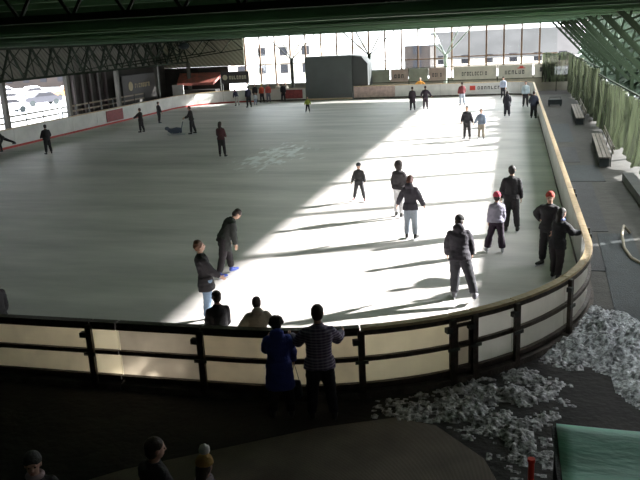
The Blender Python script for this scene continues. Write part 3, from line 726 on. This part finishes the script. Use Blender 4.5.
# ================================================================== people
M_skin = mat('skin', (.55, .34, .25), .55); M_eye = mat('eye', (.03, .02, .02), .2); M_lip = mat('lip', (.45, .18, .15), .5)
M_blade = mat('skate_blade', (.6, .62, .65), .3, .9)
def cloth(c, tag_='', rough=.85, var=.25): 
    return mat('cloth_%s_%.2f_%.2f_%.2f' % (tag_, *c), c, rough, bump=.35, bscale=40, var=var, vscale=4)
def rotd(v, fl, ab, s):
    """limb direction: fl forwards, ab outwards"""
    return Vector((s*sin(ab), sin(fl)*cos(ab), -cos(fl)*cos(ab)))
def person(x, y, rz, h, label, jac=(.03, .03, .035), trs=(.03, .03, .04), lean=0, side=0, head=(0, 0), la=(8, 10, 15, 0), ra=(8, 10, 15, 0),
           ll=(5, 4, 8), rl=(-5, 4, 8), hem=.02, flare=1.0, boots='skate', bootc=(.03, .03, .03), hair='short', hairc=(.04, .025, .02), hat=None, hatc=(.1, .1, .1),
           group=None, child=False, bulk=1.0, hood=False, near=True, stripes=None, wide=1.0, cat='person', z=ICE, skirt=False, fem=False, twist=0, extra=None, scarf=None):
    root = empty('person', (0, 0, 0), 0); tag(root, label, cat, group)
    S = h; hd = 1.2 if child else 1.08
    ln, sd_ = R(lean), R(side)
    U = Vector((sin(sd_), sin(ln)*cos(sd_), cos(ln)*cos(sd_))).normalized(); Rv = Vector((cos(R(twist)), sin(R(twist)), 0)); Rv = (Rv-U*Rv.dot(U)).normalized(); Fv = U.cross(Rv)
    hip = Vector((0, 0, 0)); P = {}
    nb = hip+U*.315*S; sh = {}; 
    for s in (-1, 1): sh[s] = hip+U*.262*S+Rv*s*.094*S*(.92 if fem or child else 1)
    hyaw, hp = R(head[0]), R(head[1])
    Hf = (Fv*cos(hyaw)+Rv*sin(-hyaw)); Hf = Hf*cos(hp)-U*sin(hp)   # head forward (pitch down positive)
    up0 = (U*.6+Vector((0, 0, .4))); Hr = Hf.cross(up0).normalized(); Hu = Hr.cross(Hf).normalized()
    hc = nb+(U*.5+Vector((0, 0, .5))).normalized()*.028*S+Hu*.066*S*hd+Hf*.012*S
    HM = Matrix((Hr, Hf, Hu)).transposed()
    legs = {}
    for s, (fl, ab, kn) in ((-1, ll), (1, rl)):
        hj = hip+Rv*s*.05*S-Vector((0, 0, .01*S)); k = hj+rotd(None, R(fl), R(ab), s)*.245*S; a = k+rotd(None, R(fl-kn), R(ab*.9), s)*.235*S
        fdir = Vector((s*.22, 1, 0)).normalized(); legs[s] = (hj, k, a, fdir)
    arms = {}
    for s, (fl, ab, el, ab2) in ((-1, la), (1, ra)):
        e = sh[s]+rotd(None, R(fl), R(ab), s)*.165*S; wd = rotd(None, R(fl+el), R(ab2), s); wv = e+wd*.145*S; arms[s] = (sh[s], e, wv, wd)
    solez = .045*S if boots != 'skate' else .05*S+.035
    zmin = min(legs[s][2].z for s in legs)-solez; off = Vector((0, 0, -zmin))
    V = lambda p: p+off
    vx = (.0095 if near else .016)
    # ---- body, one surface
    bm = bmesh.new()
    def torso(bm, g, z0=-.06, z1=.30, hemw=1):
        rs = []
        prof = [(-.06, .088, .066), (0, .092, .068), (.06, .082, .06), (.12, .080, .058), (.19, .092, .065), (.25, .098, .062), (.282, .078, .05), (.306, .045, .04)]
        for t, a, b in prof:
            if t < z0-.001 or t > z1+.02: continue
            rs.append((V(hip+U*t*S), Rv*(a*S*wide+g), Fv*(b*S*wide+g)))
        loft(bm, rs, 20)
    torso(bm, 0)
    cone(bm, V(nb-U*.02*S), V(hc-Hu*.03*S), .034*S, .032*S)
    hr = S*hd
    ball(bm, V(hc+Hu*.012*hr-Hf*.004*hr), (.045*hr, .056*hr, .056*hr), HM, 20)
    ball(bm, V(hc-Hu*.022*hr+Hf*.012*hr), (.036*hr, .042*hr, .045*hr), HM, 18)
    ball(bm, V(hc-Hu*.05*hr+Hf*.034*hr), (.016*hr, .014*hr, .012*hr), HM, 10)
    tube(bm, [V(hc+Hu*.008*hr+Hf*.048*hr), V(hc-Hu*.014*hr+Hf*.062*hr), V(hc-Hu*.02*hr+Hf*.050*hr)], [.005*hr, .010*hr, .008*hr], 8)
    for s in (-1, 1):
        ball(bm, V(hc+Hr*s*.046*hr-Hu*.004*hr-Hf*.004*hr), (.006*hr, .012*hr, .018*hr), HM, 8)
        ball(bm, V(hc+Hr*s*.016*hr+Hu*.012*hr+Hf*.048*hr), (.014*hr, .008*hr, .005*hr), HM, 8)
    for s in (-1, 1):
        a, e, wv, wd = arms[s]
        tube(bm, [V(a), V(a.lerp(e, .5)), V(e)], [.031*S, .029*S, .026*S]); ball(bm, V(a), .032*S); cone(bm, V(nb-U*.02*S), V(a), .028*S, .028*S); ball(bm, V(e), .026*S)
        tube(bm, [V(e), V(e.lerp(wv, .35)), V(wv)], [.025*S, .024*S, .016*S]); ball(bm, V(wv), .017*S)
        # hand: palm, four fingers, thumb
        hs = S*(1 if near else 1.05); inn = (Rv*-s); inn = (inn-wd*inn.dot(wd)).normalized(); fw = wd.cross(inn)*s
        if fw.y < 0 and abs(wd.z) > .5: fw = -fw
        pc = wv+wd*.024*hs
        Mh = Matrix((fw, inn, wd)).transposed(); ball(bm, V(pc+wd*.006*hs), (.022*hs, .011*hs, .032*hs), Mh, 12)
        for k, fl_ in enumerate((.040, .046, .043, .034)):
            b0 = pc+wd*.024*hs+fw*(.0165-.011*k)*hs; m1 = b0+(wd*.92+inn*.25).normalized()*fl_*.5*hs; m2 = m1+(wd*.75+inn*.65).normalized()*fl_*.5*hs
            rr = .0053*hs if near else .0065*hs
            tube(bm, [V(b0), V(m1), V(m2)], [rr*1.1, rr, rr*.85], 8); ball(bm, V(m2), rr*.85, seg=8)
        t0 = wv+wd*.012*hs+fw*.014*hs; t1 = t0+(fw*.75+wd*.6+inn*.2).normalized()*.022*hs; t2 = t1+(fw*.2+wd*.9+inn*.3).normalized()*.020*hs
        tube(bm, [V(t0), V(t1), V(t2)], [.0085*hs, .007*hs, .0055*hs], 8); ball(bm, V(t2), .0055*hs, seg=8)
    for s in (-1, 1):
        hj, k, a, fd = legs[s]
        tube(bm, [V(hj), V(hj.lerp(k, .5)), V(k)], [.052*S, .044*S, .032*S]); ball(bm, V(hj), .052*S); ball(bm, V(k), .032*S)
        tube(bm, [V(k), V(k.lerp(a, .35)), V(a)], [.031*S, .032*S, .020*S]); ball(bm, V(a), .021*S)
        f0 = V(a)-Vector((0, 0, .022*S)); tube(bm, [f0-fd*.02*S, f0+fd*.05*S-Vector((0, 0, .004*S)), f0+fd*.10*S-Vector((0, 0, .006*S))], [.018*S, .018*S, .012*S]); ball(bm, f0, .02*S)
    fuse('body', bm, M_skin, root, vox=vx, sm=2)
    # ---- trousers
    bm = bmesh.new(); g = .012*S*bulk
    torso(bm, g*.7, z1=.05)
    for s in (-1, 1):
        hj, k, a, fd = legs[s]; lo = a+(k-a)*(.10)
        tube(bm, [V(hj+U*.02), V(hj.lerp(k, .5)), V(k), V(k.lerp(lo, .5)), V(lo)], [.055*S+g, .047*S+g, .036*S+g, (.033*S+g)*flare, (.026*S+g)*flare], 14); ball(bm, V(hj), .056*S+g)
    fuse('trousers', bm, cloth(trs, 't'), root, vox=.016 if near else .024, sm=2, wr=.010 if near else 0, seed=x)
    # ---- boots
    for s in (-1, 1):
        hj, k, a, fd = legs[s]; bm = bmesh.new()
        sole = solez-(.035 if boots == 'skate' else 0); A = V(a); toe = Vector((A.x, A.y, A.z-sole+.022*S))
        tube(bm, [A+(k-a)*.16, A, toe-fd*.012*S], [.030*S, .028*S, .026*S]); ball(bm, toe-fd*.012*S, .025*S)
        tube(bm, [toe-fd*.02*S, toe+fd*.055*S, toe+fd*.108*S], [.026*S, .026*S, .019*S]); ball(bm, toe+fd*.108*S, (.019*S, .019*S, .017*S))
        bt = fuse('skate' if boots == 'skate' else 'shoe', bm, cloth(bootc, 'b', .5), root, vox=.012 if near else .02, sm=1)
        if boots == 'skate':
            bm = bmesh.new(); c = Vector((A.x, A.y, 0)); Mx = Matrix((fd.cross(Vector((0, 0, 1))), fd, Vector((0, 0, 1)))).transposed().to_4x4(); Mx.translation = Vector((A.x, A.y, A.z-sole-.035))
            box(bm, -.003, .003, -.04*S, .13*S, 0, .022, Mx); box(bm, -.012, .012, -.03*S, 0, .018, .045, Mx); box(bm, -.012, .012, .06*S, .10*S, .018, .045, Mx)
            link('blade', bm, M_blade, bt)
    # ---- jacket
    bm = bmesh.new(); g = .016*S*bulk
    torso(bm, g, z0=-.02)
    he = hem*S; rs = []
    lowc = (legs[-1][1]+legs[1][1])*.5 if hem > .1 else None
    for t in (0, .5, 1):
        d = -U*(he+.03*S)*t
        if lowc is not None: d = Vector((0, 0, -1))*(he+.03*S)*t+Vector((lowc.x, lowc.y, 0))*t*.5
        rs.append((V(hip+U*.04*S+d-U*.02*S*t), Rv*((.096+.012*t*(1+hem*4))*S*wide+g), Fv*((.070+.010*t*(1+hem*4))*S*wide+g)))
    loft(bm, rs, 20)
    for s in (-1, 1):
        a, e, wv, wd = arms[s]; c = e.lerp(wv, .93)
        tube(bm, [V(a), V(a.lerp(e, .5)), V(e)], [.033*S+g*.7, .033*S+g*.9, .030*S+g*.9], 14); ball(bm, V(a-U*.004*S), .033*S+g*.6); cone(bm, V(nb-U*.020*S), V(a), .034*S, .030*S+g*.4); ball(bm, V(e), .030*S+g*.9)
        tube(bm, [V(e), V(e.lerp(c, .4)), V(c)], [.029*S+g*.9, .027*S+g*.8, .022*S+g*.6], 14)
    tube(bm, [V(nb-U*.045*S), V(nb+U*.018*S)], [.062*S, .043*S], 16)
    if hood: 
        ball(bm, V(nb-Fv*.055*S+U*.012*S), (.072*S, .048*S, .058*S), HM, 14)
    jk = fuse('jacket', bm, stripes or cloth(jac, 'j'), root, vox=.014 if near else .022, sm=2, wr=.012 if near else 0, seed=y)
    # ---- hair / hats
    bm = bmesh.new()
    if hat == 'hood':
        bm.free(); bm = bmesh.new(); ball(bm, V(hc+Hu*.008*hr-Hf*.022*hr), (.076*hr, .070*hr, .080*hr), HM, 18); ball(bm, V(hc-Hu*.05*hr-Hf*.015*hr), (.062*hr, .055*hr, .045*hr), HM, 16)
        hj_ = fuse('hood', bm, cloth(hatc, 'h'), root, vox=.012, sm=2, wr=.008)
    elif hat:
        if hair != 'none':
            ball(bm, V(hc-Hf*.020*hr-Hu*.010*hr), (.049*hr, .043*hr, .050*hr), HM, 16)
            if hair == 'long': tube(bm, [V(hc-Hf*.03*hr), V(hc-Hf*.05*hr-Hu*.10*hr)], [.045*hr, .03*hr], 12)
            fuse('hair', bm, cloth(hairc, 'hair', .6), root, vox=.012, sm=1)
        bm = bmesh.new()
        if hat == 'helmet':
            ball(bm, V(hc+Hu*.028*hr-Hf*.004*hr), (.060*hr, .070*hr, .052*hr), HM, 18); fuse('helmet', bm, mat('helmet_%.2f' % hatc[0], hatc, .3), root, vox=.012, sm=1)
        else:
            ball(bm, V(hc+Hu*.030*hr-Hf*.010*hr), (.052*hr, .060*hr, .050*hr), HM, 18); tube(bm, [V(hc+Hu*.012*hr-Hf*.006*hr), V(hc+Hu*.032*hr-Hf*.007*hr)], [.056*hr, .056*hr], 20)
            o = fuse('beanie' if hat != 'cap' else 'cap', bm, cloth(hatc, 'hat'), root, vox=.010, sm=1)
            if hat == 'cap':
                bm = bmesh.new(); ball(bm, V(hc+Hu*.018*hr+Hf*.065*hr), (.036*hr, .035*hr, .006*hr), HM); link('brim', bm, cloth(hatc, 'hat'), o)
            if hat == 'pompom':
                bm = bmesh.new(); ball(bm, V(hc+Hu*.100*hr-Hf*.008*hr), .034*hr, seg=12)
                for v in bm.verts: v.co += Vector((random.uniform(-1, 1), random.uniform(-1, 1), random.uniform(-1, 1)))*.006
                link('pompom', bm, mat('pompom_fur', (.85, .83, .8), .9), o, smooth=True)
    else:
        ball(bm, V(hc+Hu*.022*hr-Hf*.010*hr), (.050*hr, .057*hr, .052*hr), HM, 18)
        ball(bm, V(hc-Hf*.022*hr-Hu*.008*hr), (.048*hr, .040*hr, .050*hr), HM, 16)
        if hair == 'long':
            tube(bm, [V(hc-Hf*.025*hr+Hu*.02*hr), V(hc-Hf*.045*hr-Hu*.04*hr), V(hc-Hf*.055*hr-Hu*.13*hr)], [.050*hr, .050*hr, .028*hr], 14)
        if hair == 'bun': ball(bm, V(hc-Hf*.062*hr+Hu*.045*hr), .024*hr)
        if hair == 'curly':
            for k in range(26):
                an = random.uniform(0, 2*pi); ph = random.uniform(-.2, 1.3)
                d = Hr*cos(an)*cos(ph)+Hf*sin(an)*cos(ph)*.7-Hf*.35+Hu*sin(ph); ball(bm, V(hc+Hu*.012*hr+d*.052*hr), .020*hr, seg=8)
        fuse('hair', bm, cloth(hairc, 'hair', .6), root, vox=.010 if near else .016, sm=1, wr=.004 if near else 0)
    if near:
        for s in (-1, 1):
            bm = bmesh.new(); ball(bm, V(hc+Hr*s*.017*hr+Hu*.002*hr+Hf*.046*hr), .0065*hr, seg=10); link('eye', bm, M_eye, root, smooth=True)
        bm = bmesh.new(); ball(bm, V(hc-Hu*.036*hr+Hf*.050*hr), (.014*hr, .005*hr, .004*hr), HM, 10); link('mouth', bm, M_lip, root, smooth=True)
    if scarf:
        bm = bmesh.new(); ring = []
        for k in range(17):
            an = 2*pi*k/16; ring.append(V(nb+U*.012*S+Rv*cos(an)*.045*S+Fv*sin(an)*.045*S))
        tube(bm, ring, .018*S, 8); link('scarf', bm, cloth(scarf, 's'), root, smooth=True)
    if skirt:
        bm = bmesh.new(); loft(bm, [(V(hip), Rv*.10*S, Fv*.08*S), (V(hip-Vector((0, 0, .22*S))), Rv*.14*S, Fv*.12*S)], 16); link('skirt', bm, cloth(jac, 'j'), root)
    # hips were the origin: move root below them
    root.location = (x, y, z); root.rotation_euler = (0, 0, rz)
    root['_hand'] = [tuple(V(arms[s][2]+arms[s][3]*.06*S)) for s in (-1, 1)][1]
    if extra: extra(root, V, arms, hc, nb, U, Rv, Fv, S, hip)
    del root['_hand']
    return root
def az(x, y, rel): return atan2(-x, y)+R(rel)
# striped / checked shirt
def check_mat():
    m = bpy.data.materials.new('checked_shirt'); m.use_nodes = True; nt = m.node_tree; b = nt.nodes['Principled BSDF']; L = nt.links.new
    tc = nt.nodes.new('ShaderNodeTexCoord'); fs = []
    for d, s_ in (('Z', 7), ('X', 4)):
        wv = nt.nodes.new('ShaderNodeTexWave'); wv.bands_direction = d; wv.inputs['Scale'].default_value = s_; L(tc.outputs['Object'], wv.inputs['Vector'])
        r = nt.nodes.new('ShaderNodeValToRGB'); r.color_ramp.elements[0].position = .55; r.color_ramp.elements[1].position = .75; L(wv.outputs['Fac'], r.inputs['Fac']); fs.append(r)
    ad = nt.nodes.new('ShaderNodeMix'); ad.data_type = 'RGBA'; ad.inputs['Factor'].default_value = .22; L(fs[0].outputs[0], ad.inputs['A']); L(fs[1].outputs[0], ad.inputs['B'])
    mx = nt.nodes.new('ShaderNodeMix'); mx.data_type = 'RGBA'; mx.inputs['A'].default_value = (.10, .075, .14, 1); mx.inputs['B'].default_value = (.34, .30, .40, 1)
    L(ad.outputs['Result'], mx.inputs['Factor']); L(mx.outputs['Result'], b.inputs['Base Color']); b.inputs['Roughness'].default_value = .85
    return m
BLK = (.028, .026, .031); DK = (.038, .037, .042)
# outside the boards
def bag(root, V, arms, hc, nb, U, Rv, Fv, S, hip):
    p = V(arms[1][2]+arms[1][3]*.075*S)
    g0 = empty('carrier_bag', root.matrix_basis @ p); tag(g0, 'grey carrier bag hanging from the right hand of the person in the blue coat', 'bag')
    bm = bmesh.new(); loft(bm, [((0, 0, -.62), (.07, 0, 0), (0, .035, 0)), ((0, 0, -.58), (.12, 0, 0), (0, .06, 0)), ((0, 0, -.40), (.115, 0, 0), (0, .06, 0)), ((0, 0, -.30), (.09, 0, 0), (0, .03, 0))], 16)
    link('bag_body', bm, cloth((.13, .14, .17), 'bag'), g0, smooth=True)
    for s in (-1, 1):
        bm = bmesh.new(); tube(bm, [(s*.07, 0, -.31), (s*.03, 0, -.12), (0, 0, 0)], .006); link('strap', bm, cloth((.13, .14, .17), 'bag'), g0)
x, y = -3.50, 10.22
person(x, y, az(x, y, 0), 1.66, 'person in a knee-length royal blue hooded coat leaning on the boards, seen from behind', jac=(.045, .065, .34), trs=BLK, hem=.22, lean=6, la=(38, 8, 70, -8), ra=(14, 14, 20, 6),
       ll=(2, 4, 3), rl=(-2, 5, 3), boots='shoe', hair='curly', hood=True, z=0, bulk=1.7, fem=True, extra=bag)
x, y = -2.84, 10.24
person(x, y, az(x, y, 4), 1.86, 'tall person in a checked grey-purple shirt with arms spread on the boards, seen from behind', trs=(.022, .02, .03), stripes=check_mat(), hem=.04, lean=8, side=1, la=(38, 26, 52, 22), ra=(38, 26, 52, 22),
       ll=(4, 4, 3), rl=(0, 7, 3), boots='shoe', hairc=(.07, .05, .035), z=0, bulk=1.3, wide=1.08)
x, y = -3.70, 6.40
person(x, y, az(x, y, -55), 1.75, 'person in black clothes with the head turned right, cropped by the bottom edge', jac=BLK, trs=BLK, hairc=(.04, .02, .012), z=0, boots='shoe', head=(-20, 8))
x, y = -3.10, 6.36
person(x, y, az(x, y, -10), 1.62, 'person in lilac with a white pompom on a yellowish hat, cropped by the bottom edge', jac=(.20, .15, .24), trs=BLK, hat='pompom', hatc=(.55, .33, .08), hair='long', hairc=(.05, .03, .02), z=0, boots='shoe', fem=True, head=(-20, 12), scarf=(.5, .45, .5))
x, y = -4.94, 6.05
person(x, y, az(x, y, 170), 1.66, 'person in dark clothes with a pale scarf at the lower left corner', jac=BLK, trs=BLK, hat='beanie', hatc=(.10, .10, .10), z=0, boots='shoe', scarf=(.45, .35, .36))
# on the ice, near
x, y = -4.95, 11.35
person(x, y, az(x, y, 15), 1.58, 'dark-haired person in black standing right behind the near boards', jac=BLK, trs=BLK, la=(12, 5, 30, -8), ra=(12, 5, 30, -8), bulk=1.0)
x, y = -4.22, 11.35
person(x, y, az(x, y, 5), 1.5, 'person in a cream hooded jacket behind the near boards, elbows out', jac=(.50, .44, .36), trs=DK, la=(10, 34, 70, -10), ra=(10, 34, 70, -10), bulk=1.6, hood=True, hair='short', hairc=(.09, .06, .05))
x, y = -6.29, 13.95
person(x, y, az(x, y, -80), 1.75, 'curly-haired skater in dark coat and light jeans reaching one hand forward', jac=BLK, trs=(.22, .32, .46), lean=-8, side=0, la=(5, 6, 8, 0), ra=(30, 6, 22, -4), ll=(4, 3, 8), rl=(-3, 3, 5), hem=.13, hair='curly', hairc=(.16, .07, .035), bulk=1.4)
x, y = -7.12, 17.05
person(x, y, az(x, y, -72), 1.82, 'skater in a dark grey coat and blue skates, bent forward looking down', jac=(.045, .05, .048), trs=(.035, .03, .035), lean=30, side=2, head=(0, 30), la=(-6, 6, 8, 0), ra=(-2, 6, 8, 0), ll=(22, 4, 16), rl=(-12, 6, 8), hem=.14, bootc=(.07, .12, .55), bulk=1.5)
x, y = -9.72, 11.6
person(x, y, az(x, y, 20), 1.6, 'person in black cut off by the left frame edge behind the near boards', jac=BLK, trs=BLK, bulk=1.2)
x, y = -5.35, 25.9
person(x, y, az(x, y, 165), 1.34, 'child in dark grey clothes and helmet standing with feet apart at the edge of sunlight', jac=(.05, .05, .055), trs=(.055, .055, .06), child=True, hat='helmet', hatc=(.04, .04, .05), la=(8, 22, 15, 14), ra=(8, 22, 15, 14), ll=(5, 12, 5), rl=(-3, 14, 5), bootc=(.16, .05, .05), bulk=1.3)
x, y = -3.55, 23.6
person(x, y, az(x, y, -30), 1.78, 'skater with a big dark hood and white trousers, behind the one with outstretched arms', jac=(.05, .045, .05), trs=(.72, .72, .75), hat='hood', hatc=(.045, .035, .035), la=(4, 14, 12, 8), ra=(20, 10, 20, 0), ll=(5, 3, 8), rl=(-6, 3, 4), hem=.02, bulk=1.5, fem=True, hair='none')
x, y = -2.83, 20.92
person(x, y, az(x, y, -18), 1.80, 'skater in a dark jacket and pale jeans holding both arms out sideways', jac=(.055, .05, .065), trs=(.42, .48, .56), hair='long', hairc=(.13, .05, .04), la=(5, 30, 12, 26), ra=(5, 26, 15, 20), ll=(2, 2, 6), rl=(-4, 5, 3), hem=.06, bulk=1.3, fem=True, hood=True, head=(0, 10), lean=5, side=-2)
x, y = -1.08, 15.95
person(x, y, az(x, y, -5), 1.84, 'skater in a puffy dark jacket pushing off with the right leg stretched out', jac=(.055, .05, .065), trs=(.045, .045, .055), hat='beanie', hatc=(.03, .03, .03), lean=14, side=-3, la=(10, 14, 20, 6), ra=(10, 12, 20, 6), ll=(6, 2, 10), rl=(-20, 18, 2), bulk=1.9, hood=True, hem=.05, bootc=(.12, .12, .14), head=(-12, 10))
x, y = -.37, 19.7
person(x, y, az(x, y, 10), 1.58, 'child with a pink-red hat, lilac jacket and wide dark trousers', jac=(.36, .34, .44), trs=(.035, .02, .04), hat='beanie', hatc=(.62, .07, .12), child=True, la=(8, 8, 15, 4), ra=(8, 8, 15, 4), ll=(4, 13, 3), rl=(-4, 6, 3), flare=1.35, bulk=1.3, bootc=(.5, .5, .55), fem=True, hem=.0, hair='short')
x, y = 0, 21.95
person(x, y, az(x, y, 0), 1.9, 'skater in all black gliding away behind the child with the pink-red hat', jac=BLK, trs=BLK, la=(8, 14, 12, 8), ra=(6, 12, 12, 6), ll=(0, 3, 6), rl=(-2, 6, 4), bulk=1.3, hairc=(.02, .015, .015))
x, y = .92, 18.6
person(x, y, az(x, y, 150), 1.84, 'person in black with red headwear and one hand on the hip, at the right boards', jac=BLK, trs=BLK, ra=(-20, 48, 60, -48), la=(10, 12, 30, 0), hat='beanie', hatc=(.50, .07, .05), bulk=1.6, wide=1.1, ll=(2, 5, 3), rl=(0, 6, 3), head=(25, 5))
x, y = 1.08, 17.6
person(x, y, az(x, y, -40), 1.66, 'person in black with a blue and white scarf leaning on the curved boards', jac=(.015, .015, .02), trs=(.03, .022, .028), la=(25, 14, 60, 0), ra=(40, 16, 40, 10), lean=8, bulk=1.6, hair='long', hairc=(.02, .015, .015), scarf=(.20, .26, .60), hem=.08, fem=True)
# on the ice, far
def far(x, y, rel, h, label, **k): return person(x, y, az(x, y, rel), h, label, near=False, **k)
far(-26.15, 37.7, 20, 1.66, 'lone skater in dark clothes near the left boards', jac=BLK, trs=BLK, bulk=1.5, ll=(0, 4, 3), rl=(0, 7, 3), la=(10, 18, 50, 0), ra=(10, 18, 50, 0), wide=1.1)
far(-30.05, 38.9, 85, 1.6, 'skater at the left frame edge with one dark leg stretched back', jac=BLK, trs=BLK, lean=40, ll=(25, 3, 35), rl=(-62, 0, 4))
far(-25.13, 47.3, 60, 1.62, 'dark-clad skater reaching an arm towards the left boards', jac=(.03, .022, .022), trs=BLK, la=(45, 20, 15, 15), ra=(8, 10, 12, 0), bulk=1.6, hem=.06)
far(-26.4, 52.7, -60, 1.6, 'dark-clad skater farther along the left boards', jac=BLK, trs=BLK, bulk=1.3)
far(-20.68, 45.9, 85, 1.8, 'dark-clad skater pushing a skating aid, bright boards behind', jac=(.035, .03, .03), trs=BLK, la=(30, 4, 35, 0), ra=(30, 4, 35, 0), ll=(8, 4, 6), rl=(-12, 3, 4), lean=6, bulk=1.4)
far(-14.75, 36.2, -20, 1.78, 'slim skater in a maroon top standing alone in the middle of the shaded ice', jac=(.09, .03, .035), trs=(.035, .03, .035), hair='long', hairc=(.04, .02, .02), la=(12, 6, 50, -6), ra=(12, 10, 50, -6), ll=(2, 2, 3), rl=(0, 6, 3), fem=True)
far(-16.1, 58.5, 170, 1.22, 'small child in a yellow-green jacket skating before the grey hut', jac=(.42, .50, .08), trs=BLK, child=True, la=(10, 28, 10, 20), ra=(10, 24, 10, 18), ll=(8, 8, 4), rl=(-6, 12, 4), bulk=1.4)
far(-7.6, 58.3, 10, 1.75, 'skater in a long dark coat, left of the pair below the orange-clad person', jac=(.03, .02, .03), trs=BLK, hem=.2, bulk=1.4, ll=(3, 3, 3), rl=(-3, 5, 3))
far(-6.65, 58.8, -10, 1.75, 'skater in dark clothes with bent elbows, right of the one in the long coat', jac=(.04, .03, .045), trs=(.05, .035, .05), la=(15, 32, 20, 10), ra=(15, 36, 15, 25), ll=(3, 3, 3), rl=(-3, 5, 3), bulk=1.3)
far(-8.55, 71.4, 175, 1.72, 'person in an orange-yellow jacket with arms out, standing behind the far boards', jac=(.75, .33, .05), trs=BLK, la=(15, 50, 10, 40), ra=(15, 50, 10, 40), z=0, boots='shoe', hat='beanie', hatc=(.7, .6, .5), bulk=1.5)
far(-4.0, 61.3, 20, 1.8, 'skater in a dark red jacket and grey-blue trousers near the far boards', jac=(.16, .03, .035), trs=(.36, .42, .50), bulk=1.6, la=(10, 14, 20, 4), ra=(10, 14, 20, 4))
far(-2.45, 41.7, 160, 1.76, 'skater in dark clothes, left one of the pair holding hands', jac=(.035, .035, .045), trs=DK, la=(8, 20, 10, 24), ra=(10, 16, 30, 0), ll=(6, 8, 3), rl=(-3, 6, 3), bulk=1.4)
far(-1.68, 41.6, 165, 1.6, 'skater in a grey-blue jacket and tan trousers, right one of the pair holding hands', jac=(.22, .27, .36), trs=(.30, .27, .22), la=(8, 16, 15, 4), ra=(8, 26, 10, 26), ll=(3, 5, 3), rl=(-3, 4, 3), bulk=1.4, fem=True)
far(-.41, 52.7, 5, 1.64, 'bulky skater in black in the far part of the rink, pale-jacketed person right behind', jac=(.02, .02, .03), trs=(.02, .02, .03), bulk=2.2, hem=.12, hood=True)
far(-.88, 67, 170, 1.75, 'person in a white and blue jacket with black hat just beyond the bulky black skater', jac=(.55, .62, .80), trs=DK, hat='beanie', hatc=BLK, bulk=1.2)
far(1.3, 51.2, -10, 1.72, 'skater in dark navy beside the far end of the right boards', jac=(.03, .035, .06), trs=BLK, bulk=1.7, la=(20, 24, 30, 10), ra=(10, 14, 20, 4), hem=.06)
far(.88, 59.0, 178, 1.86, 'person in a white and pale blue jacket just beyond the dark navy skater', jac=(.55, .66, .72), trs=DK, bulk=1.3, hairc=BLK)
gr = [(-25.12, 66.4, 1.55, (.05, .05, .10), (.55, .52, .50), 'skater with pale trousers bending at the left end of the far group', dict(lean=30, scarf=(.6, .1, .3))),
      (-23.2, 64.3, 1.86, (.03, .03, .06), BLK, 'tall skater in dark blue at the front of the far group', dict()),
      (-23.3, 66.4, 1.1, (.65, .68, .75), (.4, .45, .6), 'small child in white behind the tall dark blue skater', dict(child=True)),
      (-24.15, 68.9, 1.75, BLK, DK, 'person in black in the middle of the far group, left of the red jacket', dict()),
      (-23.55, 69.1, 1.7, (.62, .10, .04), DK, 'person in a bright red jacket and yellow hat in the far group', dict(hat='beanie', hatc=(.75, .6, .1))),
      (-22.85, 69.0, 1.75, (.65, .12, .10), (.2, .2, .26), 'person in a red jacket with pale hat, right of the one with the yellow hat', dict(hat='beanie', hatc=(.7, .68, .65))),
      (-22.75, 71.9, 1.7, (.52, .45, .38), (.4, .36, .3), 'person in beige standing behind the far boards, left of two', dict(z=0, boots='shoe')),
      (-22.0, 72.0, 1.7, (.45, .40, .33), (.4, .36, .3), 'person in beige standing behind the far boards, right of two', dict(z=0, boots='shoe')),
      (-21.55, 69.6, 1.7, (.03, .03, .03), BLK, 'person in black at the right end of the far group, beside the dark red banner', dict())]
for x, y, h, j, t, l, k in gr: far(x, y, random.choice((160, -170, 30, 175)), h, l, jac=j, trs=t, bulk=1.4, **k)

# skating aid pushed by the skater
r0 = empty('skating_aid', (-21.75, 45.75, ICE), az(-21.6, 45.7, 85)); tag(r0, 'low dark blue-grey skating aid with a handle, pushed over the ice', 'skating aid')
M_aid = mat('aid_blue', (.09, .11, .16), .5)
bm = bmesh.new(); tube(bm, [(0, -.35, .28), (0, 0, .30), (0, .35, .27), (0, .55, .36)], [.17, .22, .19, .12], 14); ball(bm, (0, .62, .45), (.13, .16, .13)); fuse('body', bm, M_aid, r0, vox=.03)
for s in (-1, 1):
    bm = bmesh.new(); tube(bm, [(s*.2, -.55, .02), (s*.2, .5, .02), (s*.2, .62, .1)], .022); bar(bm, (s*.2, -.2, .02), (s*.12, -.2, .2), .03); bar(bm, (s*.2, .3, .02), (s*.12, .3, .2), .03); link('runner', bm, M_blade, r0)
bm = bmesh.new(); tube(bm, [(-.18, -.3, .3), (-.18, -.45, .85), (.18, -.45, .85), (.18, -.3, .3)], .02); link('handle', bm, M_aid, r0)

bpy.data.scenes.remove(TMP)
